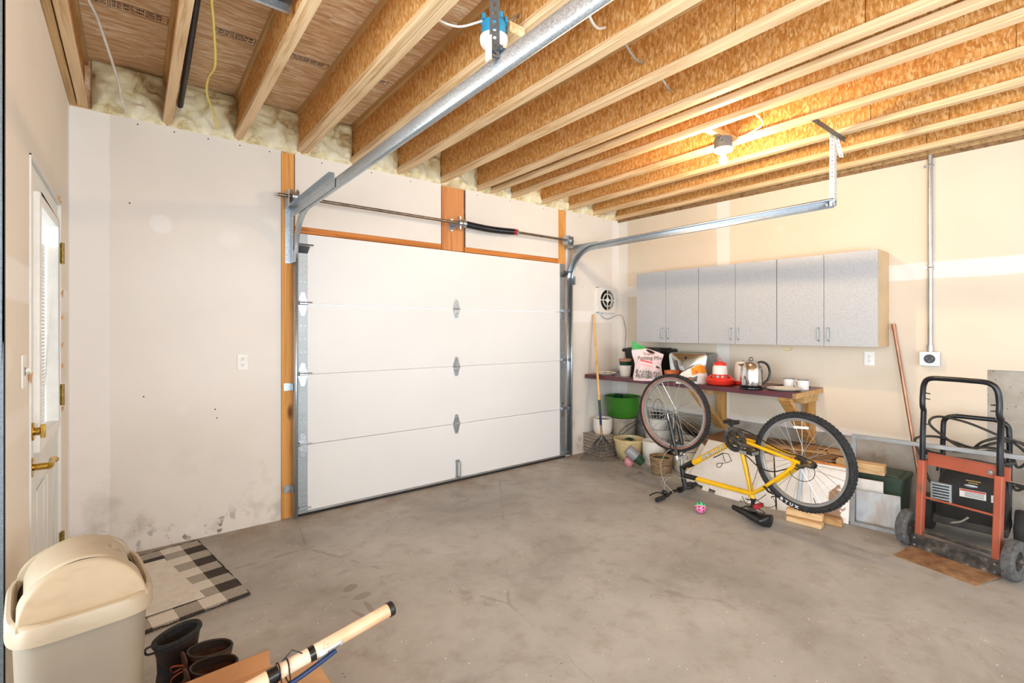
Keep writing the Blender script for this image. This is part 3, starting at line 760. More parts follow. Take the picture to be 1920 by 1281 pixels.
def perf_strip(b, p0, p1, face, w=.034, th=.0022, pitch=.026, r=.0055):
    """flat strip of steel with a row of real holes; face = direction of its width"""
    p0 = Vector(p0); p1 = Vector(p1); d = p1 - p0; L = d.length; d.normalize(); a = Vector(face).normalized(); nn = d.cross(a).normalized()
    n = max(1, int(L / pitch)); pt = L / n
    for i in range(n):
        c = p0 + d * (pt * (i + .5))
        outer = []; inner = []
        for k in range(16):
            an = 2 * PI * k / 16; cx, cy = math.cos(an), math.sin(an); q = 1 / max(abs(cx), abs(cy))
            outer.append((cx * q * w / 2, cy * q * pt / 2)); inner.append((cx * r, cy * r))
        vs = []
        for s_ in (0, th):
            for lst in (outer, inner):
                for (u, v_) in lst: vs.append(c + a * u + d * v_ + nn * s_)
        fs = []
        for k in range(16):
            k2 = (k + 1) % 16
            fs.append((k, k2, 16 + k2, 16 + k)); fs.append((32 + k, 48 + k, 48 + k2, 32 + k2)); fs.append((16 + k, 16 + k2, 48 + k2, 48 + k))
        b.add(vs, fs)
        for e in (-1, 1):
            b.add([c + a * (e * w / 2) + d * (s * pt / 2) + nn * q for s in (-1, 1) for q in (0, th)], [(0, 1, 3, 2)])
# left hanger
t = thing('track_hanger', 'dark perforated angle-iron strap hanging in front of the blue lamp box', 'bracket', (.93, 1.262, 2.28))
b = B(); perf_strip(b, (.915, 1.262, 2.28), (.915, 1.262, 3.04), (.788, -.6157, 0), w=.033); b.build('front_strap', 'galvanised_dark', t, world=True, fix=False)
b = B(); b.bb(.895, .899, 1.255, 1.285, 2.27, 2.345); b.build('back_leg', 'white_paint', t, world=True)
b = B(); b.box((.945, 1.255, 2.303), (.05, .045, .003)); b.box((.925, 1.262, 2.315), (.045, .003, .03)); b.cyl((.925, 1.25, 2.31), (.925, 1.27, 2.31), .006, n=6)
b.build('clip', 'galvanised_dark', t, world=True)
# right hanger
t = thing('track_hanger', 'pale perforated angle-iron strap dropping to the end of the right door track', 'bracket', (3.80, 1.28, 2.29))
b = B(); perf_strip(b, (3.805, 1.275, 2.262), (3.805, 1.275, 2.78), (.788, -.6157, 0), w=.036, r=.005); b.build('drop_strap', 'white_paint', t, world=True, fix=False)
b = B(); perf_strip(b, (3.822, 1.262, 2.262), (3.822, 1.262, 2.75), (.6157, .788, 0), w=.03, r=.005); b.build('side_strap', 'galvanised_dull', t, world=True, fix=False)
b = B(); perf_strip(b, (3.80, 1.255, 2.76), (3.86, 1.238, 2.60), (.788, -.6157, 0), w=.03, r=.005); b.build('spare_tail', 'white_paint', t, world=True, fix=False)
b = B(); perf_strip(b, (3.42, 1.245, 2.741), (3.90, 1.245, 2.741), (0, 1, 0), w=.034, r=.005, pitch=.022); perf_strip(b, (3.42, 1.228, 2.725), (3.90, 1.228, 2.725), (0, 0, 1), w=.034, r=.005, pitch=.022)
b.build('ceiling_angle', 'galvanised_dark', t, world=True, fix=False)
b = B(); b.cyl((3.78, 1.30, 2.27), (3.83, 1.30, 2.27), .007, n=6); b.build('bolt', 'zinc', t, world=True); b = B(); b.cyl((3.80, 1.255, 2.75), (3.80, 1.275, 2.75), .009, n=6); b.build('bolt', 'zinc', t, world=True)
# torsion shaft
t = thing('torsion_shaft', 'steel torsion shaft with black spring running above the white overhead door', 'shaft', (2.36, 3.77, 2.375))
b = B(); b.cyl((.815, 3.77, 2.378), (3.80, 3.77, 2.378), .0125, n=16); b.build('shaft', 'steel_shaft', t, world=True, smooth=40)
b = B()
# coiled spring: many closed rings, sagging slightly
path = [V(2.40 + .58 * k / 96, 3.77, 2.378 - .012 * math.sin(PI * k / 96)) for k in range(97)]
b.tube(path, [.0285 + (.0022 if k % 2 else -.001) for k in range(97)], 18); b.build('spring', 'black_metal', t, world=True, smooth=50)
b = B(); b.cyl((2.955, 3.77, 2.377), (2.992, 3.77, 2.378), .030, n=18); b.build('painted_spring_end', 'reflector_red', t, world=True, smooth=40)
b = B(); b.cyl((2.99, 3.77, 2.378), (3.012, 3.77, 2.378), .031, n=10); b.cyl((3.0, 3.735, 2.38), (3.0, 3.745, 2.378), .006, n=6)
b.build('winding_cone', 'zinc', t, world=True)
b = B(); b.bb(2.33, 2.334, 3.74, 3.877, 2.345, 2.41); b.bb(2.29, 2.334, 3.872, 3.877, 2.32, 2.435); b.cyl((2.325, 3.77, 2.378), (2.36, 3.77, 2.378), .034, n=16)
b.cyl((2.365, 3.77, 2.378), (2.40, 3.77, 2.378), .036, n=16); b.bb(2.33, 2.345, 3.75, 3.79, 2.32, 2.44); 
b.build('centre_bearing_plate', 'zinc', t, world=True, bevel=.002)
for x in (.925, 3.70):
    b = B(); b.cyl((x - .022, 3.77, 2.378), (x - .016, 3.77, 2.378), .052, n=24); b.cyl((x - .016, 3.77, 2.378), (x + .018, 3.77, 2.378), .042, n=24); b.cyl((x + .018, 3.77, 2.378), (x + .024, 3.77, 2.378), .054, n=24)
    b.cyl((x + .024, 3.77, 2.378), (x + .05, 3.77, 2.378), .02, n=12)
    b.build('cable_drum', 'zinc', t, world=True, smooth=40)
    b = B(); q = x - .045 if x < 2 else x + .06; b.bb(q - .002, q + .002, 3.73, 3.876, 2.30, 2.42); b.build('end_bearing_plate', 'galvanised', t, world=True)
# ---------------------------------------------------------------- things on the ceiling
t = thing('lamp_box', 'blue round ceiling box with an empty white lamp holder beside the left track', 'lamp holder', (1.228, 1.70, 2.668))
b = B(); b.lathe([(0, .062), (.050, .062), (.052, .058), (.052, 0), (.048, 0)], 24); b.add([V(.05, -.02, .06), V(.066, -.015, .06), V(.066, .015, .06), V(.05, .02, .06), V(.05, -.02, .085), V(.066, -.015, .085), V(.066, .015, .085), V(.05, .02, .085)], [(0, 1, 2, 3), (4, 7, 6, 5), (0, 4, 5, 1), (1, 5, 6, 2), (2, 6, 7, 3)])
for k in range(8):
    a = k * PI / 4; b.box((.052 * math.cos(a), .052 * math.sin(a), .075), (.012, .012, .022))
b.build('ceiling_box', 'blue_plastic', t, smooth=40)
b = B(); b.lathe([(.060, .0), (.061, -.008), (.058, -.026), (.050, -.036), (.034, -.038), (.030, -.034), (.029, -.012), (.0001, -.012)], 32); b.build('lamp_holder', 'white_plastic', t, smooth=40)
b = B()
for a in (0, PI): b.cyl((.043 * math.cos(a + 3.6), .043 * math.sin(a + 3.6), -.037), (.043 * math.cos(a + 3.6), .043 * math.sin(a + 3.6), -.0375), .005, n=8)
b.cyl((0, 0, -.0121), (0, 0, -.0135), .024, n=16)
b.build('socket', 'galvanised_dark', t)
# it hangs from a joist web
b = B(); b.bb(1.286, 1.368, 1.66, 1.76, 2.70, 2.745); b.build('mounting_block', 'flange_wood', t, world=True)
t = thing('bulb_holder', 'grey ceiling box with a white holder and one glowing bulb', 'lamp', (3.25, 1.76, 2.652))
b = B(); b.lathe([(0, .093), (.058, .093), (.060, .09), (.060, .018), (.052, .018)], 28)
for a in (.4, 3.5): b.box((.062 * math.cos(a), .062 * math.sin(a), .075), (.02, .014, .026))
b.build('ceiling_box', 'grey_plastic', t, smooth=40)
b = B(); b.lathe([(0, .020), (.064, .020), (.066, .014), (.060, .003), (.046, -.004), (.030, -.008), (.024, -.010), (.0001, -.010)], 32); b.build('lamp_holder', 'white_plastic', t, smooth=40)
b = B(); b.lathe([(.011, -.006), (.0125, -.020), (.017, -.032), (.024, -.046), (.0270, -.060), (.025, -.073), (.016, -.084), (.0001, -.088)], 24)
bulb = b.build('bulb', 'bulb_glow', t, smooth=60)
# a short block carries the box between two joists
b = B(); b.bb(3.04, 3.40, 1.735, 1.785, 2.745, 2.783)
tag(b.build('blocking', 'flange_wood_dull', None, loc=(3.22, 1.76, 2.745), world=True), 'short wood block between two joists above the lit bulb', 'timber')
def cable(name, label, pts, r, mat, cat='cable', group=None, n=8):
    b = B(); P = bez(pts, 8); b.tube(P, r, n)
    o = b.build(name, mat, None, loc=P[0], world=True, smooth=60); return tag(o, label, cat, group)
cable('electric_cable', 'white cable dangling in front of the far left insulation', [(-.150, 2.60, 3.03), (-.165, 2.72, 2.86), (-.13, 2.95, 2.84), (-.09, 3.25, 2.80), (-.065, 3.52, 2.79), (-.06, 3.63, 2.77), (-.05, 3.70, 2.75), (-.04, 3.78, 2.755), (-.04, 3.82, 2.745)], .0065, 'white_cable')
cable('electric_cable', 'yellow cable hanging beside the black gas pipe', [(.28, 2.30, 3.03), (.262, 2.42, 2.87), (.292, 2.62, 2.82), (.33, 2.90, 2.77), (.325, 3.15, 2.80), (.34, 3.35, 2.79), (.40, 3.58, 2.78), (.44, 3.76, 2.745)], .0065, 'yellow_cable')
b = B(); b.tube(bez([(.20, 1.0, 2.93), (.215, 2.0, 2.93), (.232, 3.0, 2.90), (.24, 3.83, 2.87)], 6), .0165, 16)
tag(b.build('gas_pipe', 'pipe_black', None, loc=(.23, 3.8, 2.87), world=True, smooth=40), 'black steel gas pipe running between two joists into the insulation', 'pipe')
# steel angle lying across the joists, dark inside
t = thing('steel_angle', 'dark steel angle with a pale lower lip crossing under the left joists', 'steel angle', (.4, 2.28, 2.84))
b = B(); b.bb(.262, .552, 2.21, 2.315, 2.855, 2.861); b.build('upper_leg', 'worn_black_steel', t, world=True)
b = B(); b.bb(.262, .552, 2.312, 2.318, 2.825, 2.855); b.bb(.262, .552, 2.312, 2.330, 2.822, 2.826); b.build('lower_lip', 'galvanised', t, world=True)
# cables that pass through the webs
cable('electric_cable', 'white cable reaching the blue lamp box from its left', [(.90, 1.93, 2.93), (1.02, 1.90, 2.80), (1.13, 1.85, 2.755), (1.185, 1.72, 2.735)], .005, 'white_cable')
cable('electric_cable', 'pale cable leaving the blue lamp box upwards to its right', [(1.265, 1.69, 2.74), (1.32, 1.70, 2.78), (1.40, 1.74, 2.86), (1.46, 1.72, 2.90)], .0055, 'grey_cable')
cable('electric_cable', 'white cable sagging out of a joist web right of the big left track', [(1.40, 1.33, 2.99), (1.47, 1.39, 2.88), (1.56, 1.46, 2.80), (1.68, 1.52, 2.80), (1.79, 1.56, 2.86)], .0065, 'white_cable')
cable('electric_cable', 'grey cable between the first pair of joists right of the left track', [(1.80, 1.50, 2.83), (1.95, 1.545, 2.80), (2.08, 1.60, 2.82), (2.20, 1.65, 2.87)], .0065, 'grey_cable')
cable('electric_cable', 'grey cable bending between joists above the middle of the garage', [(2.21, 1.60, 2.83), (2.32, 1.61, 2.80), (2.45, 1.66, 2.81), (2.53, 1.70, 2.84), (2.60, 1.74, 2.88)], .0065, 'grey_cable')
cable('electric_cable', 'white cable looping from the joist down to the lit bulb box', [(3.02, 1.50, 2.80), (3.15, 1.47, 2.77), (3.26, 1.50, 2.755), (3.29, 1.60, 2.74), (3.30, 1.70, 2.72)], .0055, 'white_cable')
b = B(); b.tube([(3.462, 1.30, 2.762), (3.462, .9, 2.762), (3.462, -1.0, 2.765)], .009, 10)
tag(b.build('conduit', 'aluminium', None, loc=(3.462, .5, 2.76), world=True, smooth=40), 'thin metal conduit along a joist right of the lit bulb', 'conduit')
# knots where cables pass: dark drilled holes are rings in the web
for (x, y, z, lab) in ((3.001, 1.43, 2.88, 'drilled'),):
    b = B(); b.cyl((2.999 + .0135, y, z), (2.999 + .016, y, z), .017, n=16)
    b.build('drilled_hole', 'dark_gap', joists[9], world=True)
# ---------------------------------------------------------------- things on the walls
def outlet(name, label, M4, duplex=True, w=.07, h=.115):
    """local: x across, y out of the wall, z up"""
    t = thing(name, label, 'wall socket' if duplex else 'wall switch'); t.matrix_world = M4
    b = B(); b.bb(-w / 2, w / 2, 0, .006, -h / 2, h / 2); b.build('cover_plate', 'white_plastic', t, bevel=.003)
    if duplex:
        for z in (.021, -.021):
            b = B(); b.lathe([(.0168, .0), (.0168, .003), (0.0001, .003)], 20, Matrix.Translation((0, .006, z)) @ Matrix.Rotation(-PI / 2, 4, 'X')); f = b.build('socket_face', 'white_plastic', t)
            b = B(); b.bb(-.0075, -.005, .0088, .0098, z - .001, z + .008); b.bb(.005, .0075, .0088, .0098, z - .001, z + .0075); b.cyl((0, .0088, z - .007), (0, .0098, z - .007), .0028, n=10); b.build('slots', 'dark_gap', f)
        b = B(); b.cyl((0, .0058, 0), (0, .0075, 0), .003, n=10); b.build('screw', 'chrome', t)
    else:
        b = B(); b.bb(-.006, .006, .005, .008, -.014, .014); b.build('slot', 'grey_plastic', t)
        b = B(); b.box((0, .013, .004), (.008, .018, .01), Euler((.5, 0, 0))); b.build('toggle', 'white_plastic', t, bevel=.001)
    return t
Mb = lambda x, z: Matrix.Translation((x, 3.87, z)) @ Matrix.Rotation(PI, 4, 'Z')
Mr = lambda u, z: Matrix.Translation(RW(u, 0, z)) @ Matrix.Rotation(RROT + PI, 4, 'Z')
Ml = lambda y, z: Matrix.Translation((-.3, y, z)) @ Matrix.Rotation(-PI / 2, 4, 'Z')
outlet('wall_outlet', 'white double socket low on the wall left of the overhead door', Mb(.607, 1.178))
outlet('wall_outlet', 'white double socket under the right end of the grey cabinets', Mr(2.537, 1.168))
outlet('light_switch', 'white switch plate on the wall between side door and photo edge', Ml(2.337, 1.262), False)
# conduit with round receptacle
t = rthing('metal_conduit', 'vertical metal conduit running down the right wall to a round power socket', 'conduit', 2.925, 0, 1.24)
b = B(); b.tube([(0, -.02, -.0), (0, -.02, 1.50)], .0155, 14); b.tube([(0, -.02, .0), (0, -.02, .05)], .021, 14); b.tube([(0, -.02, .62), (0, -.02, .66)], .0185, 14); b.build('pipe', 'aluminium', t, smooth=40)
for z in (.64, 1.42):
    b = B(); b.bb(-.04, .02, -.008, 0, z - .01, z + .01); b.tube([(-.018, -.0, z), (-.018, -.022, z), (-.008, -.039, z), (.008, -.039, z), (.018, -.022, z), (.018, 0, z)], .005, 6); b.build('strap', 'zinc', t)
t = rthing('power_socket', 'square steel box with a round black power socket below the conduit', 'power socket', 2.925, 0, 1.185)
b = B(); b.bb(-.058, .058, -.04, 0, -.052, .052); b.build('steel_box', 'galvanised', t, bevel=.008)
b = B(); b.bb(-.060, .060, -.046, -.04, -.054, .054)
for sx in (-1, 1):
    for sz in (-1, 1): b.cyl((sx * .045, -.046, sz * .042), (sx * .045, -.05, sz * .042), .009, n=10)
for a in (PI / 4, 3 * PI / 4, 5 * PI / 4, 7 * PI / 4): b.cyl((.046 * math.cos(a), -.046, .046 * math.sin(a) * .9), (.046 * math.cos(a), -.049, .046 * math.sin(a) * .9), .006, n=8)
b.build('cover_plate', 'aluminium', t, bevel=.003)
b = B(); b.cyl((0, -.044, 0), (0, -.052, 0), .034, n=28); f = b.build('socket_face', 'black_plastic', t, smooth=40)
b = B(); b.bb(-.018, -.014, -.0535, -.0515, -.004, .014); b.bb(.014, .018, -.0535, -.0515, -.004, .014); b.bb(-.003, .003, -.0535, -.0515, -.024, -.010); b.build('slots', 'grey_plastic', f)
# exhaust fan on the back wall
t = thing('exhaust_fan', 'white square wall fan with a round four-part grille near the corner', 'fan', (4.42, 3.87, 1.757))
W, Hh = .15, .148
b = B()
def ringpoly(r0, r1, y0, y1, a0, a1, n=10):
    for k in range(n):
        a = a0 + (a1 - a0) * k / n; c = a0 + (a1 - a0) * (k + 1) / n
        v = [V(r * math.cos(q), y, r * math.sin(q)) for y in (y0, y1) for q in (a, c) for r in (r0, r1)]
        b.add(v, [(0, 1, 3, 2), (4, 6, 7, 5), (0, 4, 5, 1), (2, 3, 7, 6), (0, 2, 6, 4), (1, 5, 7, 3)])
# face plate with a round opening
n = 48
vs = []
for y in (-.045, -.050):
    for k in range(n):
        a = 2 * PI * k / n; cx, cz = math.cos(a), math.sin(a); q = 1 / max(abs(cx), abs(cz)); vs.append(V(cx * q * W, y, cz * q * Hh))
    for k in range(n):
        a = 2 * PI * k / n; vs.append(V(.121 * math.cos(a), y, .121 * math.sin(a)))
fs = []
for k in range(n):
    k2 = (k + 1) % n; fs += [(k, k2, n + k2, n + k), (2 * n + k, 3 * n + k, 3 * n + k2, 2 * n + k2), (n + k, n + k2, 3 * n + k2, 3 * n + k), (k, 2 * n + k, 2 * n + k2, k2)]
b.add(vs, fs)
b.build('face_plate', 'white_plastic', t)
b = B(); 
for (x0, x1, z0, z1) in ((-W, -W + .006, -Hh, Hh), (W - .006, W, -Hh, Hh), (-W, W, -Hh, -Hh + .006), (-W, W, Hh - .006, Hh)): b.bb(x0, x1, -.046, 0, z0, z1)
b.build('housing', 'white_plastic', t)
b = B(); b.cyl((0, -.004, 0), (0, -.006, 0), .125, n=32); b.build('fan_opening', 'dark_gap', t)
b = B(); ringpoly(.070, .082, -.052, -.045, 0, 2 * PI, 32)
for a in (0, PI / 2, PI, 3 * PI / 2):
    b.box((.07 * math.cos(a), -.049, .07 * math.sin(a)), (.125 if abs(math.cos(a)) > .5 else .012, .006, .125 if abs(math.sin(a)) > .5 else .012))
b.cyl((0, -.054, 0), (0, -.045, 0), .028, n=20)
b.build('grille', 'white_plastic', t)
b = B()
for k in range(5):
    a = k * 2 * PI / 5 + .3
    b.grid(lambda u, v, a=a: V((.03 + .08 * u) * math.cos(a + v * .75), -.018 - .014 * v, (.03 + .08 * u) * math.sin(a + v * .75)), 3, 4)
b.build('blades', 'black_plastic', t, solid=.0015)
cable('fan_cord', 'thin grey cord running from the wall fan down behind the bench', [(4.33, 3.83, 1.605), (4.34, 3.84, 1.57), (4.45, 3.85, 1.535), (4.54, 3.845, 1.56), (4.60, 3.82, 1.585), (4.64, 3.78, 1.56), (4.655, 3.74, 1.40), (4.64, 3.735, 1.28), (4.645, 3.75, 1.1), (4.645, 3.76, .93)], .0038, 'grey_cable')
# copper pipe leaning in the gap by the cabinets
b = B(); p0 = RW(2.70, .02, 1.452); p1 = RW(2.92, .16, .02); b.tube([p0, p1], .0125, 14); b.tube([p0, p0 + (p1 - p0).normalized() * .05], .0145, 14)
tag(b.build('copper_pipe', 'copper', None, loc=p1, world=True, smooth=40), 'long copper pipe leaning on the wall at the right end of the cabinets', 'pipe')
# ---------------------------------------------------------------- wall cabinets
def make_cabinet(label):
    """two-door unit, origin at its lower back left corner; local x along the wall, -y into the room"""
    t = thing('wall_cabinet', label, 'cabinet', group='grey wall cabinets')
    W = .724; D = .31; Hc = .752
    b = B(); b.bb(0, .016, -D, 0, 0, Hc); b.bb(W - .016, W, -D, 0, 0, Hc); b.bb(.016, W - .016, -D, 0, 0, .016); b.bb(.016, W - .016, -D, 0, Hc - .016, Hc); b.bb(.016, W - .016, -.006, 0, .016, Hc - .016)
    b.build('carcass', 'cabinet_side_laminate', t)
    for s_ in (0, 1):
        b = B(); x0 = .0015 + s_ * W / 2; x1 = x0 + W / 2 - .003
        b.bb(x0, x1, -D - .0205, -D - .001, .0015, Hc - .0015); d = b.build('door', 'cabinet_laminate', t, bevel=.0015)
        hx = W / 2 + (-.036 if s_ == 0 else .036)
        b = B(); y = -D - .0205
        b.tube(bez([(hx, y + .001, .045), (hx, y - .02, .048), (hx, y - .026, .06), (hx, y - .026, .135), (hx, y - .02, .147), (hx, y + .001, .15)], 4), .0055, 10)
        b.build('handle', 'galvanised_dull', d, smooth=50)
    return t
c0 = make_cabinet('left one of the three grey wall cabinets, above the black tote')
cl = ['left one of the three grey wall cabinets, above the black tote', 'middle one of the three grey wall cabinets, above the red poultry feeder', 'right one of the three grey wall cabinets, above the two mugs']
for i in range(3):
    c = c0 if i == 0 else copytree(c0)
    c['label'] = cl[i]; c.location = RW(.492 + i * .726, 0, 1.272); c.rotation_euler = (0, 0, RROT)
# ---------------------------------------------------------------- workbench: local x along the wall, -y out
BT = .90
bench = rthing('workbench', 'wall-mounted workbench with a maroon laminate top and timber legs', 'workbench', 0, 0, 0)
b = B(); b.bb(.0, 2.20, -.62, -.002, BT - .006, BT); b.build('worktop', 'maroon_laminate', bench)
b = B(); b.bb(.0, 2.20, -.622, -.60, BT - .044, BT - .002); b.build('front_edge', 'maroon_edge', bench)
b = B(); b.bb(2.17, 2.204, -.622, -.002, BT - .046, BT - .004); b.bb(0, 2.17, -.60, -.56, BT - .044, BT - .006); b.bb(0, 2.17, -.06, -.002, BT - .044, BT - .006)
b.build('timber_frame', 'bench_wood_across', bench, bevel=.002)
for u in (1.30, 2.10):
    b = B(); b.bb(u - .045, u + .045, -.04, -.002, .40, BT - .046); b.build('leg', 'bench_wood', bench, bevel=.003)
    b = B(); b.bar((u, -.585, BT - .055), (u, -.05, .43), .09, .038, up=V(0, 0, 1)); b.build('diagonal_brace', 'bench_wood', bench, bevel=.003)
    b = B(); b.bb(u - .019, u + .07, -.34, -.04, BT - .115, BT - .047); b.build('bearer', 'bench_wood_across', bench, bevel=.003)
BTZ = BT
def on(u, off, z=BTZ): return RW(u, off, z)
def lathe_thing(name, label, cat, p, parts, group=None, n=28, rz=0):
    t = thing(name, label, cat, p, rz, group)
    for nm, mat, prof in parts:
        b = B(); b.lathe(prof, n); b.build(nm, mat, t, smooth=45)
    return t
# foil plate of seed heads at the far left
t = lathe_thing('foil_plate', 'crimped white paper plate with dried scraps at the far left of the bench', 'plate', V(4.20, 3.66, BT), [('plate', 'paper_plate', [(.0001, .004), (.09, .004), (.125, .028), (.128, .026), (.092, 0), (.0001, 0)])])
b = B(); random.seed(4)
for k in range(26):
    a = random.random() * 6.28; r = random.random() * .085; b.ball((r * math.cos(a), r * math.sin(a), .012 + random.random() * .012), .010, 5, (1.3, .8, .6))
b.build('scraps', 'dry_leaf', t)
# little white pot with green pot in it
lathe_thing('white_pot', 'small white pot with a terracotta and a green pot stacked in it', 'plant pot', V(4.25, 3.42, BT), [
    ('white_cachepot', 'glaze_white', [(.0001, 0), (.050, 0), (.056, .01), (.066, .118), (.062, .118), (.052, .012), (.0001, .01)]),
    ('green_pot', 'green_dark', [(.054, .085), (.061, .12), (.069, .165), (.064, .165), (.057, .12), (.05, .085)]),
    ('terracotta_rim', 'terracotta_pale', [(.060, .15), (.071, .166), (.071, .188), (.064, .188), (.058, .15), (.0001, .15)])])
t = lathe_thing('glass_vase', 'brownish straight glass vase between white pot and potting mix bag', 'vase', V(4.27, 3.215, BT), [('glass', 'vase_glass', [(.0001, .006), (.055, .006), (.058, .23), (.062, .232), (.062, 0), (.0001, 0)])])
b = B(); random.seed(9)
t = thing('dried_plant', 'small tangle of dried plant stems in front of the glass vase', 'dried plant', V(4.185, 3.15, BT))
for k in range(46):
    a = random.random() * 6.28; l = .05 + random.random() * .05; s_ = random.random() * .8 + .2
    b.tube([(0.02 * math.cos(a * 3), .02 * math.sin(a * 3), .002), (math.cos(a) * s_ * .03, math.sin(a) * s_ * .03, l * .6), (math.cos(a) * s_ * .075, math.sin(a) * s_ * .06, l)], [.003, .002, .001], 5)
b.build('stems', 'dry_leaf', t)
# potting mix bag
Z0 = V(4.06, 2.985, BT); ang = math.atan2(-.59, .80)     # faces the room obliquely
def bag_thing():
    t = thing('potting_mix_bag', 'pink potting mix bag with a torn green top corner standing on the bench', 'bag', Z0, -.64)
    prof = [(0, .145), (.04, .150), (.10, .138), (.16, .132), (.20, .14), (.24, .155), (.29, .165)]   # height, half width
    def outline(z):
        for (a, w0), (c, w1) in zip(prof, prof[1:]):
            if a <= z <= c: return w0 + (w1 - w0) * (z - a) / (c - a)
        return prof[-1][1]
    top = lambda u: .375 - .115 * (u + 1) / 2 + (.0 if u > -.9 else .0)      # sloping top edge
    def surf(side):
        def f(a, c):
            u = -1 + 2 * a; zt = top(u); z = c * zt
            x = outline(min(z, .29)) * u * (1 if z < .29 else 1 - (z - .29) * 1.2)
            d = (1 - abs(u) ** 2.5) * (1 - c ** 3) * .055 + .002
            d += noise.noise(V(u * 3 + 5, c * 4, 2)) * .010 * (1 - abs(u)) * (1 if side < 0 else .3)
            return V(x, side * d, z)
        return f
    b = B(); b.grid(surf(-1), 24, 26); b.grid(surf(1), 24, 26); b.build('bag', 'bag_pink', t, smooth=70)
    f = surf(-1)
    def patch(name, mat, a0, a1, c0, c1, off=.0022, n=8, fn=None):
        b = B(); b.grid(lambda p, q: f(a0 + (a1 - a0) * p, (c0 + (c1 - c0) * q) if fn is None else fn(p, q)) + V(0, -off, 0), n, n); return b.build(name, mat, t, smooth=70)
    # torn green corner
    b = B(); b.grid(lambda p, q: f(0 + .5 * p * (1 - q * .0), 1 - (1 - q) * .19 * (1 - p)) + V(0, -.003, 0), 10, 6)
    b.add([V(-.158, -.006, .31), V(-.16, -.008, .40), V(-.02, -.006, .325), V(-.158, .004, .31), V(-.16, .002, .40), V(-.02, .004, .325)], [(0, 2, 1), (3, 4, 5), (0, 1, 4, 3), (1, 2, 5, 4), (2, 0, 3, 5)])
    b.build('green_corner', 'bag_green', t)
    b = B(); b.add([f(.42, .93) + V(0, -.004, 0), f(.50, .885) + V(0, -.004, 0), f(.60, .88) + V(0, -.004, 0), f(.72, .94) + V(0, -.004, 0), f(.6, .975) + V(0, -.004, 0), f(.48, .975) + V(0, -.004, 0)], [(0, 1, 2, 3, 4, 5)]); b.build('torn_opening', 'soil', t, solid=.001)
    patch('coral_band', 'ink_coral', .20, .62, .555, .605)
    patch('pale_print', 'ink_pale_pink', .22, .62, .44, .50)
    # botanical print: fern fronds on the lower part
    b = B(); random.seed(2)
    for k in range(13):
        a0 = .06 + .88 * k / 12; lean = (random.random() - .5) * .35; hgt = .22 + random.random() * .2
        for j in range(9):
            s_ = j / 9; cx = a0 + lean * s_ * s_; cz = .08 + hgt * s_
            for sd in (-1, 1):
                l = .045 * (1 - s_ * .7)
                p = [(cx, cz), (cx + sd * l, cz + .03), (cx + sd * l * .6, cz + .005)]
                if min(q[0] for q in p) < .02 or max(q[0] for q in p) > .98: continue
                b.add([f(*q) + V(0, -.0035, 0) for q in p], [(0, 1, 2)])
    tag(b.build('fern_print', 'ink_leaf', t, solid=.0004, fix=False), kind='stuff')
    b = B()
    for k in range(26):
        a0 = .04 + .9 * k / 26
        for j in range(7):
            if random.random() < .25: continue
            cz = .06 + j * .034 + .012 * random.random(); q_ = random.choice((-1, 1)); w_ = .02 + .02 * random.random()
            p = [(a0, cz), (a0 + q_ * w_ * .6, cz + .045), (a0 + q_ * w_, cz + .022)]
            if p[2][0] < .02: continue
            b.add([f(*q) + V(0, -.0038, 0) for q in p], [(0, 1, 2)])
    for k in range(6):
        p = [(.74 + .02 * k, .46 + .03 * (k % 3)), (.78 + .03 * k, .54 - .02 * k), (.76 + .02 * k, .44)]
        b.add([f(*[min(.97, q) for q in w]) + V(0, -.0038, 0) for w in p], [(0, 1, 2)])
    tag(b.build('dark_leaf_print', 'ink_black', t, solid=.0004, fix=False), kind='stuff')
    text('lettering', 'Tropical', .032, 'ink_black', t, (-.01, -.060, .268), (PI / 2 - .08, 0, 0))
    text('lettering', 'Potting Mix', .052, 'ink_black', t, (.0, -.061, .226), (PI / 2 - .02, 0, 0))
    return t
bag_thing()
# black tote
t = thing('storage_tote', 'black plastic tote with lid behind the potting mix bag', 'storage box', RW(.56, .185, BT), RROT)
b = B(); 
def rrect(w, d, r, z, n=4):
    out = []
    for cx, cy, a0 in ((w - r, d - r, 0), (-w + r, d - r, PI / 2), (-w + r, -d + r, PI), (w - r, -d + r, 3 * PI / 2)):
        for k in range(n + 1):
            a = a0 + PI / 2 * k / n; out.append(V(cx + r * math.cos(a), cy + r * math.sin(a), z))
    return out
b.loft([rrect(.205, .145, .03, 0), rrect(.225, .165, .03, .27)]); b.build('tub', 'tote_black', t, smooth=40)
b = B(); b.loft([rrect(.245, .185, .03, .262), rrect(.247, .187, .03, .288), rrect(.235, .175, .03, .300)]); b.loft([rrect(.20, .14, .02, .296), rrect(.20, .14, .02, .308)]); b.build('lid', 'tote_black', t, smooth=40)
b = B(); b.box((0, -.175, .23), (.10, .03, .03)); b.bb(.245, .262, -.05, .05, .26, .285); b.build('grip', 'tote_black', t, bevel=.004)
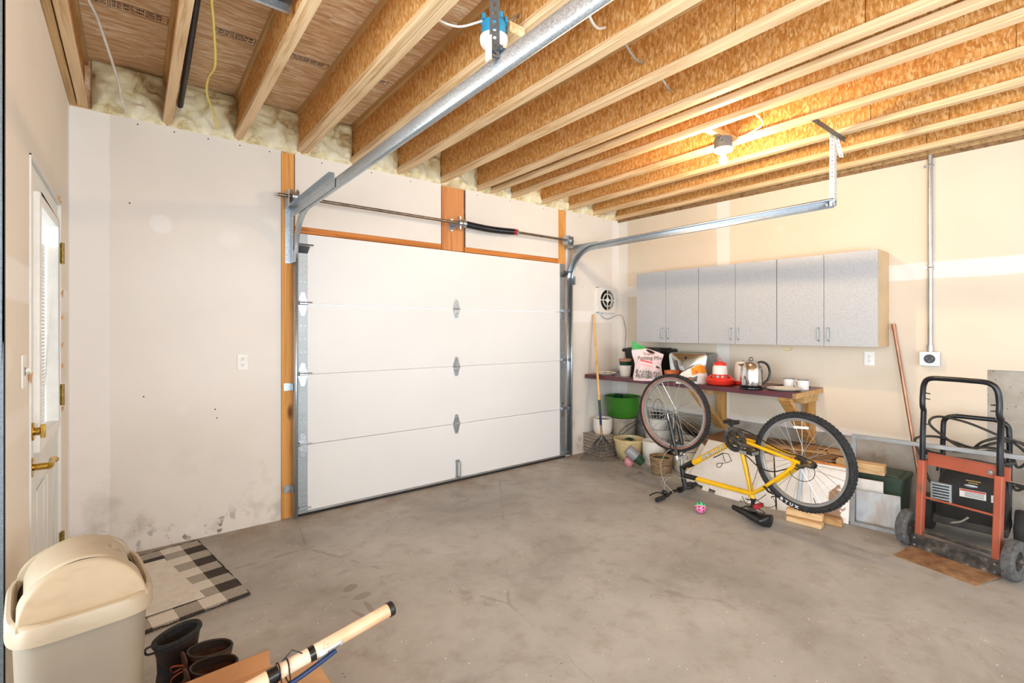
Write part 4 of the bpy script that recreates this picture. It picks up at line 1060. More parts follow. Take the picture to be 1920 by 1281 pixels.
# bread box with mirror-like door
t = thing('bread_box', 'metal bread box with a mirror-bright rounded front on the bench', 'bread box', RW(1.10, .24, BT), RROT + .14)
b = B()
def rr2(w, h, r, y, z0=0, n=6):
    out = []
    for cx, cz, a0 in ((w - r, h - r, 0), (-w + r, h - r, PI / 2), (-w + r, r * .3, PI), (w - r, r * .3, 3 * PI / 2)):
        rr_ = r if cz > h / 2 else r * .3
        for k in range(n + 1):
            a = a0 + PI / 2 * k / n; out.append(V(cx * (1) + rr_ * math.cos(a), y, cz + rr_ * math.sin(a)))
    return out
b.loft([rr2(.195, .275, .035, .13), rr2(.195, .275, .035, -.12)]); b.build('body', 'breadbox_side', t, smooth=40)
b = B(); b.loft([rr2(.19, .270, .035, -.121), rr2(.19, .270, .035, -.128), rr2(.184, .266, .032, -.131)]); d = b.build('door', 'mirror_metal', t, smooth=40)
b = B(); b.cyl((-.01, -.131, .225), (-.01, -.137, .225), .014, n=20); b.build('knob', 'black_gloss', d, smooth=40)
# terracotta pots
lathe_thing('terracotta_pot', 'small orange terracotta pot on the bench behind the front bicycle wheel', 'plant pot', V(4.235, 2.83, BT), [('pot', 'terracotta', [(.0001, 0), (.056, 0), (.068, .068), (.072, .07), (.073, .10), (.066, .10), (.064, .07), (.052, .008), (.0001, .008)])])
lathe_thing('clay_saucer_pot', 'small brown pot next to the orange terracotta pot', 'plant pot', V(4.29, 2.70, BT), [('pot', 'terracotta_pale', [(.0001, 0), (.042, 0), (.052, .08), (.048, .08), (.038, .008), (.0001, .008)])])
# orange and white crumpled bag
t = thing('snack_bag', 'open orange and white plastic bag slumped on the bench beside the red feeder', 'bag', V(4.16, 2.545, BT), -.62)
def fb(side):
    def f(a, c):
        u = a * 2 - 1
        x = -.01 + .16 * u * (1 - .25 * c); z = .012 + c * (.15 + .05 * u) * (1 - .25 * abs(u) ** 3) + .012 * noise.noise(V(u * 4, c * 3, side))
        d = .07 * (1 - abs(u) ** 2) * (.35 + .65 * math.sin(PI * min(1, c * .85 + .15))) + .006 * noise.noise(V(u * 6, c * 6, 3 + side)) + .004
        return V(x, side * d, max(.001, z if c > 0 else .001))
    return f
fA = fb(-1)
b = B(); b.grid(fb(-1), 20, 14); b.grid(fb(1), 20, 14); b.build('white_liner', 'bag_white', t, smooth=60)
b = B(); b.grid(lambda p, q: fA(.38 + .60 * p, .52 + .44 * q) + V(0, -.004, .002), 12, 8); b.grid(lambda p, q: fb(1)(.3 + .68 * p, .45 + .55 * q) + V(0, .004, .002), 12, 8); b.build('orange_print', 'bag_orange', t, smooth=60)
b = B(); b.grid(lambda p, q: fA(.1 + .45 * p, .08 + .34 * q) + V(0, -.005, 0), 8, 6); b.build('dark_window', 'ink_leaf', t)
b = B(); b.grid(lambda p, q: fA(.2 + .2 * p, .12 + .22 * q) + V(0, -.008, 0), 6, 6); b.grid(lambda p, q: fA(.50 + .08 * p, .6 + .14 * q) + V(0, -.006, .002), 4, 4); b.build('printed_patch', 'terracotta', t)
# poultry feeder: red tray, white hopper, red lid and wire
P = V(4.235, 2.325, BT)
t = thing('poultry_feeder', 'red and white poultry feeder with oval openings around its red tray', 'feeder', P)
b = B(); b.lathe([(.0001, .004), (.10, .004), (.118, .018), (.125, .05), (.121, .052), (.110, .022), (.0001, .012)], 36)
b.build('tray', 'red_plastic', t, smooth=45)
b = B(); b.lathe([(.121, .050), (.118, .058), (.104, .072)], 36); b.lathe([(.076, .094), (.068, .10), (.064, .10)], 36)
for k in range(12):
    a = 2 * PI * k / 12; q = Matrix.Rotation(a, 4, 'Z')
    b.add([q @ V(.106, -.009, .070), q @ V(.106, .009, .070), q @ V(.074, .006, .097), q @ V(.074, -.006, .097), q @ V(.102, -.009, .066), q @ V(.102, .009, .066), q @ V(.070, .006, .093), q @ V(.070, -.006, .093)], [(0, 1, 2, 3), (4, 7, 6, 5), (0, 4, 5, 1), (1, 5, 6, 2), (2, 6, 7, 3), (3, 7, 4, 0)])
b.build('slotted_guard', 'red_plastic', t, solid=.002)
b = B(); b.lathe([(.066, .03), (.064, .10), (.060, .165), (.050, .188), (.047, .19)], 32); b.build('hopper', 'feeder_white', t, smooth=45, solid=.002)
b = B(); b.lathe([(.056, .182), (.058, .188), (.056, .196), (.040, .208), (.012, .216), (.0001, .217)], 32); b.tube(bez([(-.045, 0, .19), (-.03, 0, .222), (0, 0, .244), (.03, 0, .222), (.045, 0, .19)], 4), .0028, 6); b.build('lid', 'red_plastic', t, smooth=45)
P = V(4.475, 2.225, BT)
t = thing('poultry_waterer', 'ribbed white water drum with a flat red base between feeder and kettle', 'waterer', P)
b = B(); b.lathe([(.0001, .003), (.105, .003), (.113, .012), (.115, .034), (.110, .036), (.106, .016), (.0001, .012)], 36); b.build('base', 'red_plastic', t, smooth=45)
b = B(); n = 72
rings = []
for z, r in ((.014, .080), (.05, .081), (.12, .079), (.17, .076), (.20, .070), (.212, .058), (.216, .03)):
    rings.append([V((r + (.0016 if k % 4 < 2 else 0)) * math.cos(2 * PI * k / n), (r + (.0016 if k % 4 < 2 else 0)) * math.sin(2 * PI * k / n), z) for k in range(n)])
b.loft(rings); b.build('drum', 'feeder_white', t, smooth=35)
b = B()
for k in (-1, 1): b.tube([(k * .045, -.02, .205), (k * .046, -.02, .222), (k * .05, -.02, .226)], .003, 6)
b.build('wire_hook', 'galvanised_dark', t)
# kettle
P = V(4.15, 2.0, BT)
t = thing('electric_kettle', 'polished steel kettle with a black handle on its black base', 'kettle', P, math.radians(-52)); t.scale = (1.08, 1.08, 1.08)
b = B(); b.lathe([(.0001, 0), (.082, 0), (.086, .006), (.084, .016), (.074, .022), (.0001, .022)], 36); b.build('power_base', 'black_gloss', t, smooth=45)
b = B(); b.lathe([(.0001, .024), (.076, .024), (.078, .03), (.080, .07), (.079, .12), (.073, .165), (.060, .200), (.040, .218), (.022, .224), (.0001, .225)], 48); b.build('body', 'chrome', t, smooth=60)
b = B(); b.lathe([(.0765, .022), (.079, .026), (.079, .034), (.0765, .036)], 40); b.build('lower_ring', 'black_gloss', t, smooth=45)
b = B(); b.tube([V(.013 * math.cos(a), 0, .238 + .013 * math.sin(a)) for a in [2 * PI * k / 16 for k in range(16)]], .0032, 8, closed=True); b.cyl((0, 0, .222), (0, 0, .228), .01, n=12); b.build('lid_ring', 'black_gloss', t, smooth=50)
b = B(); pts = bez([(.050, 0, .212), (.085, 0, .215), (.120, 0, .190), (.135, 0, .135), (.122, 0, .080), (.092, 0, .052), (.076, 0, .05)], 5)
rings = []
for i, p in enumerate(pts):
    a_ = pts[max(0, i - 1)]; c_ = pts[min(len(pts) - 1, i + 1)]; tt = (c_ - a_).normalized(); nr = V(0, 1, 0).cross(tt)
    rings.append([p + V(0, 1, 0) * .011 * math.cos(w) + nr * .009 * math.sin(w) for w in [2 * PI * k / 12 for k in range(12)]])
b.loft(rings); b.build('handle', 'black_gloss', t, smooth=60)
b = B(); b.grid(lambda a, c: V((.0785 - (.0 if c < .7 else (c - .7) * .05)) * math.cos((a - .5) * .5), (.0785) * math.sin((a - .5) * .5), .035 + c * .15) + V(.0015, 0, 0), 6, 8); b.build('handle_mount', 'black_gloss', t, smooth=60, solid=.006)
b = B(); b.add([V(-.070, -.022, .175), V(-.070, .022, .175), V(-.098, 0, .195), V(-.060, -.02, .20), V(-.060, .02, .20)], [(0, 2, 1), (0, 3, 2), (1, 2, 4), (3, 4, 2)]); b.build('spout', 'chrome', t, solid=.002)
cable('kettle_flex', 'black flex lying on the bench from the kettle towards the mugs', [(4.22, 1.97, BT + .006), (4.34, 1.93, BT + .006), (4.44, 1.95, BT + .006), (4.52, 1.95, BT + .006), (4.60, 1.94, BT + .006), (4.66, 1.85, BT + .006), (4.66, 1.73, BT + .006)], .0045, 'black_rubber')
# two mugs
def mug(label, p, rz):
    t = thing('enamel_mug', label, 'mug', p, rz, 'white mugs on the bench')
    b = B(); b.lathe([(.0001, 0), (.040, 0), (.043, .004), (.0435, .079), (.0415, .079), (.040, .008), (.0001, .006)], 32); b.build('body', 'enamel_white', t, smooth=40)
    b = B(); b.lathe([(.0435, .078), (.045, .080), (.0435, .082), (.0415, .080)], 32); b.build('rim', 'enamel_rim', t, smooth=60)
    b = B(); b.tube(bez([(.041, 0, .066), (.060, 0, .066), (.070, 0, .045), (.060, 0, .02), (.041, 0, .016)], 5), .0048, 10); b.build('handle', 'enamel_white', t, smooth=60)
    return t
mug('left white mug with dark rim at the right end of the bench', V(4.50, 1.84, BT), math.radians(-60))
m2 = mug('right white mug with dark rim, nearest the bench end', V(4.47, 1.715, BT), math.radians(80))
for i, (z, sc_) in enumerate(((0, 1.), (.006, .98))):
    t = lathe_thing('paper_plate', ('lower', 'upper')[i] + ' one of two stacked white paper plates before the mugs', 'plate', V(4.30, 1.80 - i * .004, BT + z), [('plate', 'paper_plate', [(.0001, .003), (.085 * sc_, .003), (.115 * sc_, .014), (.130 * sc_, .014), (.130 * sc_, .0125), (.114 * sc_, .0125), (.086 * sc_, .0), (.0001, .0)])], 'paper plates on the bench', n=40)
# tape mark under the cabinets
b = B(); pts = [(1.86, -.0035, 1.232), (1.90, -.0035, 1.246), (1.955, -.0035, 1.244), (1.945, -.0035, 1.222), (1.915, -.0035, 1.212), (1.88, -.0035, 1.222)]
b.tube(pts, .003, 5)
o = b.build('drip_mark', 'yellow_cable', None, smooth=60); o.location = (CX0, CY0, 0); o.rotation_euler = (0, 0, RROT); tag(o, 'small loop of pale yellow glue on the wall under the right cabinet', 'glue mark')
# ---------------------------------------------------------------- bicycle, upside down; local x forward, y towards the room, z up
bk = thing('bicycle', 'yellow and black mountain bicycle standing upside down on its saddle and handlebar', 'bicycle', (3.53, 1.36, 0), math.radians(84))
HZ = .523; FT, FZ = 1.062, .695
def wheel(name, c, rz, front):
    w = bpy.data.objects  # noqa
    R = .330
    # tyre is the part's own mesh, turned about y
    def tor(b, prof, n=96):
        o = len(b.v)
        for k in range(n):
            a = 2 * PI * k / n
            for r, y in prof: b.v.append(V(r * math.cos(a), y, r * math.sin(a)))
        m_ = len(prof)
        for k in range(n):
            k2 = (k + 1) % n
            for j in range(m_ - 1): b.f.append([o + k * m_ + j, o + k * m_ + j + 1, o + k2 * m_ + j + 1, o + k2 * m_ + j]); b.mi.append(0)
    b = B(); tor(b, [(.288, .012), (.296, .020), (.308, .0245), (.318, .022), (.325, .012), (.327, 0), (.325, -.012), (.318, -.022), (.308, -.0245), (.296, -.020), (.288, -.012)])
    for k in range(76):     # tread blocks
        a = 2 * PI * k / 76; cs, sn = math.cos(a), math.sin(a)
        for (y, tl, da) in ((0, .010, 0), (.0135, .009, .5), (-.0135, .009, .5), (.0215, .010, 0), (-.0215, .010, 0)):
            aa = a + da * 2 * PI / 76; r = .3285 if abs(y) < .01 else (.3265 if abs(y) < .02 else .320)
            Mx = Matrix.Rotation(-aa, 4, 'Y') @ Matrix.Translation((r, y, 0)) @ Matrix.Rotation(y * -22, 4, 'Z')
            b.box((0, 0, 0), (.006, .009, .0125), M_=Mx)
    o = b.build(name, 'tyre_tread', bk, smooth=30, fix=False); o.location = c; o.rotation_euler = (0, .2, rz)
    if front:
        b = B()
        for s_ in (1, -1): tor(b, [(.2895, s_ * .0155), (.296, s_ * .0206), (.304, s_ * .0243)])
        b.build('tan_sidewall', 'tan_sidewall', o, smooth=40, solid=.0008)
    b = B(); tor(b, [(.272, .004), (.274, .011), (.292, .0135), (.292, .0110), (.276, .006)]); tor(b, [(.272, -.004), (.274, -.011), (.292, -.0135), (.292, -.0110), (.276, -.006)])
    tor(b, [(.272, .004), (.270, 0), (.272, -.004)])
    b.build('rim', 'rim_silver', o, smooth=40, solid=.001)
    hw = .034 if front else .030
    b = B(); b.cyl((0, -hw, 0), (0, hw, 0), .012, n=16)
    for s_ in (1, -1): b.cyl((0, s_ * (hw - .004), 0), (0, s_ * hw, 0), .021, n=24); 
    b.cyl((0, -.058, 0), (0, .058, 0), .005, n=10)
    b.build('hub', 'rim_silver', o, smooth=40)
    sp = None; n = 28
    for k in range(n):
        s_ = 1 if k % 2 else -1; a = 2 * PI * k / n; cross = .95 if (k // 2) % 2 else -.95
        if sp is None or k < 4:
            b = B(); b.tube([(.020 * math.cos(cross + a), s_ * (hw - .002), .020 * math.sin(cross + a)), (.272 * math.cos(a), s_ * .002, .272 * math.sin(a))], .0017, 5)
            q = b.build('spoke', 'spoke_steel', o)
            base = base if k else []
            base.append((q, a))
        else:
            q0, a0 = base[k % 4]; q = q0.copy(); COL.objects.link(q); q.rotation_euler = (0, -(a - a0), 0)
    b = B(); b.tube([(.268, 0, 0), (.235, 0, .004)], .0025, 8); v = b.build('valve', 'black_rubber', o); v.rotation_euler = (0, -(.55 if front else -1.9), 0)
    return o
fw = wheel('front_wheel', (FT, 0, FZ), math.radians(8), True)
rw = wheel('rear_wheel', (0, 0, HZ), math.radians(-2), False)
# tyre lettering
for i, ch in enumerate('BTUX'):
    a = -PI / 2 + .26 - i * -.0 ; a = -PI / 2 - (.36 - i * .105) if False else None
for i, ch in enumerate('BTUX'):
    ang = -PI / 2 + (.42 - i * .115)      # local x points left for the viewer
    ra = .3085
    Mx = Matrix.Identity(3)
    e2 = V(-math.cos(ang), 0, -math.sin(ang)); e3 = V(0, 1, 0); e1 = e2.cross(e3)
    Mx = Matrix((e1, e2, e3)).transposed()
    text('tyre_letter', ch, .026, 'tyre_letter', rw, (ra * math.cos(ang), .0249, ra * math.sin(ang)), Mx, extrude=.0004, bold=.0012, sx=1.3)
rw.rotation_euler = (0, 0, math.radians(-2))
# reflector on the rear spokes
b = B(); b.bar((-.045, .006, .232), (.055, .006, .222), .006, .017); r_ = b.build('spoke_reflector', 'white_plastic', rw, bevel=.002)
# frame
def T(t, z, w=0): return V(t, w, z)
BBp = T(.455, .590); SC_ = T(.352, .205); HT0 = T(.952, .132); HT1 = T(.975, .262)
b = B()
b.tube([T(.928, .268), BBp], .0235, 18)                     # down tube
b.tube([T(.925, .188), SC_], .0195, 18)                      # top tube
b.tube([BBp, T(.345, .165)], .018, 18)                     # seat tube
for s_ in (1, -1):
    b.tube(bez([T(.43, .587, s_ * .02), T(.36, .580, s_ * .034), T(.12, .545, s_ * .052), T(.015, .527, s_ * .062)], 5), [.013] * 5 + [.0125] * 5 + [.0105] * 6, 12)
    b.tube(bez([T(.345, .212, s_ * .014), T(.25, .285, s_ * .034), T(.10, .42, s_ * .055), T(.012, .508, s_ * .062)], 5), .012, 12)
    b.add([T(.03, .545, s_ * .060), T(.04, .50, s_ * .060), T(-.02, .50, s_ * .060), T(-.02, .535, s_ * .060), T(.03, .545, s_ * .066), T(.04, .50, s_ * .066), T(-.02, .50, s_ * .066), T(-.02, .535, s_ * .066)], [(0, 1, 2, 3), (4, 7, 6, 5), (0, 4, 5, 1), (1, 5, 6, 2), (2, 6, 7, 3), (3, 7, 4, 0)])
b.cyl(T(.455, .590, -.036), T(.455, .590, .036), .021, n=20)
b.tube([T(.232, .298, .03), T(.232, .298, -.03)], .008, 10)
b.tube([T(.36, .575, .028), T(.36, .575, -.028)], .008, 10)
fr = b.build('frame', 'bike_yellow', bk, smooth=50)
b = B(); b.tube([HT0, HT1], .0205, 20)
for (p, q, r) in ((T(.955, .255), T(.845, .324), .0255), (T(.945, .186), T(.815, .193), .0215)):
    p, q = Vector(p), Vector(q)
    b.tube([p, p.lerp(q, .35), p.lerp(q, .7), p.lerp(q, .9), q], [r, r, r * .98, r * .93, r * .80], 18)
b.build('head_tube', 'bike_black', bk, smooth=50)
e1 = V(.473, 0, -.322).normalized(); e3 = V(0, 1, 0); e2 = e3.cross(e1)
text('decal', 'SCHWINN', .040, 'decal_dark', fr, T(.66, .4495, .0234), Matrix((e1, e2, e3)).transposed(), extrude=.0004, shear=.35, bold=.0022, sx=1.28)
text('decal', 'SCHWINN', .040, 'decal_silver', fr, T(.66, .4495, .0242), Matrix((e1, e2, e3)).transposed(), extrude=.0004, shear=.35, bold=.0004, sx=1.28)
# fork
b = B()
rzF = math.radians(8)
def F(t, z, w):     # turned with the steering
    dx = t - .97; return V(.97 + dx * math.cos(rzF) - w * math.sin(rzF), dx * math.sin(rzF) + w * math.cos(rzF), z)
for s_ in (1, -1):
    b.tube([F(1.078, .700, s_ * .055), F(1.062, .66, s_ * .056), F(1.005, .43, s_ * .056)], [.012, .0165, .0165], 14)
    b.box(F(1.068, .692, s_ * .052), (.022, .010, .035))
b.build('fork_lowers', 'bike_black', bk, smooth=50)
b = B()
for s_ in (1, -1): b.tube([F(1.012, .46, s_ * .056), F(.982, .335, s_ * .056)], .0125, 14)
b.build('fork_stanchions', 'worn_black_steel', bk, smooth=50)
b = B(); b.bar(F(.984, .335, .070), F(.984, .335, -.070), .036, .026)
for s_ in (1, -1): b.cyl(F(.990, .355, s_ * .056), F(.980, .318, s_ * .056), .019, n=14)
b.tube([F(.975, .335, 0), F(.972, .262, 0)], .017, 12)
b.build('fork_crown', 'rim_silver', bk, smooth=50, bevel=.003)
b = B(); b.bar(F(1.012, .455, .062), F(1.012, .455, -.062), .014, .012)
for s_ in (1, -1):      # front brake arms
    b.tube([F(1.035, .46, s_ * .05), F(1.045, .42, s_ * .062), F(1.03, .365, s_ * .05), F(1.02, .34, s_ * .03)], .007, 8); b.box(F(1.03, .44, s_ * .032), (.05, .014, .014))
b.build('front_brake', 'bike_black', bk, smooth=50)
b = B(); b.cyl(F(1.062, .70, .050), F(1.062, .70, .078), .007, n=10); b.tube([F(1.062, .70, .078), F(1.05, .665, .084), F(1.045, .64, .080)], [.006, .006, .004], 8); b.build('quick_release', 'rim_silver', bk, smooth=50)
# stem and bar
b = B(); b.tube([T(.951, .140), T(.940, .075)], .0185, 16); b.bar(T(.945, .085), T(.985, .060), .04, .034); b.cyl(T(.99, .058, -.02), T(.99, .058, .02), .024, n=18)
for s_ in (-1, 1): b.cyl(T(.975, .04, s_ * .012), T(.985, .034, s_ * .012), .004, n=6)
b.build('stem', 'bike_black', bk, smooth=45, bevel=.002)
bp = [T(.976, .030, .305), T(.985, .030, .24), T(.990, .033, .17), T(.992, .056, .10), T(.990, .058, .05), T(.990, .058, 0), T(.995, .058, -.05), T(1.003, .055, -.10), T(1.03, .033, -.17), T(1.055, .030, -.24), T(1.078, .030, -.315)]
b = B(); b.tube(bez(bp, 5), .0115, 12); b.build('handlebar', 'bike_black', bk, smooth=50)
for i, (a, c) in enumerate(((bp[0], bp[1]), (bp[-1], bp[-2]))):
    b = B(); a, c = Vector(a), Vector(c); e = a + (c - a) * 1.5; n = 14
    b.tube([a.lerp(e, k / n) for k in range(n + 1)], [.0185 + (.001 if k % 2 else -.001) for k in range(n + 1)], 16); b.build('handlebar_grip', 'black_rubber', bk, smooth=40)
for s_, p, q in ((1, T(1.0, .040, .17), T(.985, .033, .20)), (-1, T(1.03, .038, -.165), T(1.04, .033, -.19))):
    b = B(); b.ball(p + V(.012, 0, .02), .024, 8, (1.1, .9, .8)); b.cyl(p + V(0, -.012, 0), p + V(0, .012, 0), .018, n=12)
    b.tube(bez([p + V(.02, 0, .0), p + V(.05, s_ * .03, .012), p + V(.065, s_ * .075, .006), p + V(.062, s_ * .12, .0)], 4), [.006] * 13, 8)
    b.build('brake_lever', 'bike_black', bk, smooth=50)
# saddle on the ground (upside down)
b = B()
rings = []
n = 22
for i in range(15):
    q = i / 14; t = .505 - q * .285
    w = .020 + .006 * math.sin(q * 3) + .078 * max(0, (q - .30) / .70) ** 1.0 if q < .9 else .098 - (q - .9) * .5
    w = w if i < 14 else .04
    hh = .020 + .030 * q
    zc = .034 + .020 * q + .030 * (1 - q) ** 2
    ring = []
    for k in range(n):
        a = 2 * PI * k / n
        ring.append(T(t, max(.001, zc + hh * math.sin(a) * (1.0 if math.sin(a) < 0 else .8)), w * math.cos(a)))
    rings.append(ring)
b.loft(rings); b.build('saddle', 'bike_black', bk, smooth=60)
b = B()
for s_ in (1, -1): b.tube(bez([T(.455, .068, s_ * .006), T(.40, .098, s_ * .021), T(.33, .104, s_ * .021), T(.27, .082, s_ * .034), T(.245, .066, s_ * .04)], 4), .0038, 8)
b.box(T(.352, .104), (.045, .05, .018)); b.cyl(T(.352, .10, -.03), T(.352, .10, .03), .012, n=12)
b.build('saddle_rails', 'worn_black_steel', bk, smooth=45)
b = B(); b.tube([T(.346, .17), T(.348, .104)], .0135, 14); b.build('seat_post', 'bike_black', bk, smooth=45)
b = B(); b.cyl(T(.3455, .158), T(.3450, .176), .0195, n=16); b.tube([T(.345, .168, .02), T(.36, .166, .035), T(.385, .166, .03)], .004, 6); b.build('seat_clamp', 'bike_black', bk, smooth=45)
b = B(); b.box(T(.305, .132, .0), (.03, .10, .032)); b.build('rear_reflector', 'reflector_red', bk, bevel=.008)
# drivetrain on the room side (+y)
def gear(b, r, teeth, y, th=.002, inner=.7, c=(0, 0)):
    n = teeth * 2; o = len(b.v)
    for yy in (y - th, y + th):
        for k in range(n):
            a = 2 * PI * k / n; rr = r if k % 2 else r - .006
            b.v.append(V(c[0] + rr * math.cos(a), yy, c[1] + rr * math.sin(a)))
        for k in range(n):
            a = 2 * PI * k / n; b.v.append(V(c[0] + r * inner * math.cos(a), yy, c[1] + r * inner * math.sin(a)))
    for k in range(n):
        k2 = (k + 1) % n
        for f in ((o + k, o + k2, o + n + k2, o + n + k), (o + 2 * n + k, o + 3 * n + k, o + 3 * n + k2, o + 2 * n + k2), (o + k, o + 2 * n + k, o + 2 * n + k2, o + k2), (o + n + k, o + n + k2, o + 3 * n + k2, o + 3 * n + k)):
            b.f.append(list(f)); b.mi.append(0)
for r, y, te, inn in ((.088, .052, 42, .80), (.072, .046, 32, .74), (.050, .040, 22, .6)):
    b = B(); gear(b, r, te, y, inner=inn, c=(.455, .590)); b.build('chainring', 'cassette' if r < .08 else 'worn_black_steel', bk)
b = B(); gear(b, .0945, 60, .057, .0012, inner=.66, c=(.455, .590)); b.build('chain_guard', 'worn_black_steel', bk)
b = B()
for k in range(5):
    a = 2 * PI * k / 5 + .4; b.bar(T(.455, .590, .056), T(.455 + .074 * math.cos(a), .590 + .074 * math.sin(a), .052), .016, .008, up=V(0, 1, 0))
b.cyl(T(.455, .590, .03), T(.455, .590, .066), .016, n=16)
b.tube([T(.455, .590, .062), T(.37, .564, .074), T(.295, .541, .082)], [.014, .011, .010], 10)
b.build('crank_arm', 'worn_black_steel', bk, smooth=40)
b = B(); b.tube([T(.455, .590, -.055), T(.54, .64, -.072), T(.60, .676, -.08)], [.014, .011, .010], 10); b.cyl(T(.455, .59, -.06), T(.455, .59, -.03), .016, n=14); b.build('crank_arm', 'bike_black', bk, smooth=40)
def pedal(c, s_):
    b = B(); c = Vector(c); b.box(c + V(0, s_ * .04, 0), (.062, .085, .022)); b.cyl(c, c + V(0, s_ * .09, 0), .009, n=10)
    for k in (-1, 1): b.box(c + V(k * .036, s_ * .04, 0), (.014, .09, .03))
    return b.build('pedal', 'black_plastic', bk, bevel=.004)
p1_ = pedal(T(.292, .540, .088), 1); pedal(T(.603, .678, -.086), -1)
b = B()
for k in (-1, 1): b.box(T(.292, .540, .088) + V(k * .044, .042, 0), (.006, .075, .02))
b.box(T(.292, .540, .088) + V(.02, .092, 0), (.05, .006, .024)); b.build('pedal_cage', 'rim_silver', p1_, bevel=.002)
b = B()
for i in range(7): gear(b, .046 - i * .0042, 28 - i * 2, .022 + i * .0052, .0009, inner=.5, c=(0, HZ))
b.cyl(T(0, HZ, .02), T(0, HZ, .058), .012, n=16); b.build('cassette', 'cassette', bk)
b = B(); b.tube(bez([T(.0, .508, .066), T(-.03, .505, .070), T(-.055, .522, .072), T(-.095, .520, .068)], 4), [.013] * 4 + [.014] * 4 + [.012] * 5, 10)
b.bar(T(-.02, .53, .05), T(-.105, .525, .05), .004, .03, up=V(0, 1, 0)); b.bar(T(-.02, .53, .062), T(-.105, .525, .062), .003, .026, up=V(0, 1, 0))
gear(b, .021, 11, .056, .002, inner=.3, c=(-.03, .545)); gear(b, .021, 11, .056, .002, inner=.3, c=(-.098, .530))
b.cyl(T(-.10, .527, .045), T(-.10, .527, .07), .012, n=12)
b.build('rear_derailleur', 'cassette', bk, smooth=45)
b = B()
up = bez([T(.447, .676, .046), T(.33, .655, .046), T(.19, .600, .046), T(.07, .570, .046), T(.0, .570, .05), T(-.05, .563, .056), T(-.105, .548, .056), T(-.118, .53, .056), T(-.10, .51, .056), T(-.05, .525, .056), T(-.02, .55, .056), T(.0, .478, .05), T(.035, .487, .05)], 10)
dn = bez([T(.035, .487, .05), T(.10, .45, .048), T(.18, .418, .046), T(.27, .425, .046), T(.35, .475, .046), T(.42, .512, .046)], 10)
for P_ in (up, dn): b.tube(P_, [.0042 + (.0009 if k % 2 else -.0004) for k in range(len(P_))], 6)
b.build('chain', 'chain', bk)
b = B(); b.tube(bez([T(.055, .462, .062), T(.02, .43, .075), T(-.045, .415, .08), T(-.10, .44, .078), T(-.115, .485, .07), T(-.10, .52, .066)], 5), .0022, 6); b.build('derailleur_cable', 'black_rubber', bk)
# rear brake
b = B()
for s_ in (1, -1):
    b.tube([T(.232, .30, s_ * .045), T(.20, .275, s_ * .055), T(.165, .268, s_ * .05)], .008, 8); b.box(T(.23, .305, s_ * .034), (.055, .012, .014), Euler((0, .6, 0)))
b.tube([T(.232, .30, .06), T(.232, .30, -.06)], .005, 8); b.tube([T(.18, .235, .05), T(.21, .225, .0), T(.18, .235, -.05)], .004, 8)
b.build('rear_brake', 'bike_black', bk, smooth=45)
# bottle cage of bent wire
b = B(); w_ = .0028
b.tube(bez([T(.665, .402, .012), T(.63, .422, .016), T(.60, .442, .016), T(.575, .458, .016)], 4), .0045, 6)
b.tube([T(.60, .445, .02), T(.575, .458, .03), T(.552, .405, .035), T(.535, .395, .035), T(.578, .382, .04), T(.605, .376, .04), T(.618, .362, .04), T(.610, .345, .04), T(.590, .345, .04), T(.576, .364, .04), T(.567, .385, .04)], w_, 6)
b.tube([T(.575, .458, .02), T(.557, .45, -.02), T(.537, .40, -.03), T(.535, .395, .035)], w_, 6)
b.build('bottle_cage', 'bike_black', bk, smooth=50)
# cables at the bar
b = B(); b.tube(bez([T(.96, .06, .12), T(1.02, .15, .17), T(1.06, .28, .16), T(1.06, .37, .09), T(1.03, .40, .06)], 6), .0024, 6)
b.tube(bez([T(1.0, .07, .17), T(1.03, .13, .15), T(1.02, .17, .09), T(.98, .165, .03), T(.90, .175, .022), T(.82, .178, .02)], 6), .0024, 6)
b.tube(bez([T(1.0, .06, .16), T(1.07, .12, .14), T(1.05, .18, .06), T(.98, .15, .0), T(.93, .14, -.02)], 6), .0022, 6)
b.build('brake_cables', 'grey_cable', bk, smooth=50)
b = B(); b.tube(bez([T(.42, .17, .018), T(.38, .13, .03), T(.33, .15, .04), T(.27, .20, .035), T(.235, .24, .02)], 5), .0024, 6); b.tube(bez([T(.335, .17, -.02), T(.25, .14, .0), T(.17, .18, .02), T(.18, .235, .03)], 5), .0022, 6)
b.tube([T(.415, .55, .02), T(.375, .40, .021), T(.345, .23, .022)], .0016, 6); b.build('frame_cables', 'black_rubber', bk, smooth=50)
# ---------------------------------------------------------------- toy ball
t = thing('toy_ball', 'small green and pink perforated toy ball on the floor by the bicycle', 'ball', (3.427, 2.039, .042))
def half(a0, a1): return [(max(1e-4, .042 * math.cos(q)), .042 * math.sin(q)) for q in [a0 + (a1 - a0) * k / 10 for k in range(11)]]
tilt = Matrix.Rotation(.75, 4, V(-.51, .86, 0)).to_euler()
simple('toy_green', '57c98a', .35, 0, .05); simple('toy_pink', 'e07aa5', .35, 0, .05)
for nm, mt, a0, a1 in (('upper_shell', 'toy_green', 0, PI / 2), ('lower_shell', 'toy_pink', -PI / 2, 0)):
    b = B(); b.lathe(half(a0, a1), 32); q = b.build(nm, mt, t, smooth=60); q.rotation_euler = tilt
    b = B()
    for lat in (.35, .85):
        for k in range(8 if lat < .5 else 5):
            an = 2 * PI * k / (8 if lat < .5 else 5) + lat; la = lat if a0 == 0 else -lat
            d = V(math.cos(la) * math.cos(an), math.cos(la) * math.sin(an), math.sin(la)); b.cyl(d * .0415, d * .0424, .0055, n=10)
    b.build('holes', 'dark_gap', q)
# ---------------------------------------------------------------- hand truck; local x across, -y towards the room
th = math.atan2(-.9725, -.2327)          # local x runs from the left rail to the right rail
ht = thing('hand_truck', 'orange hand truck with black tube handle standing before the black machine', 'hand truck', (3.912, .665, 0), th)
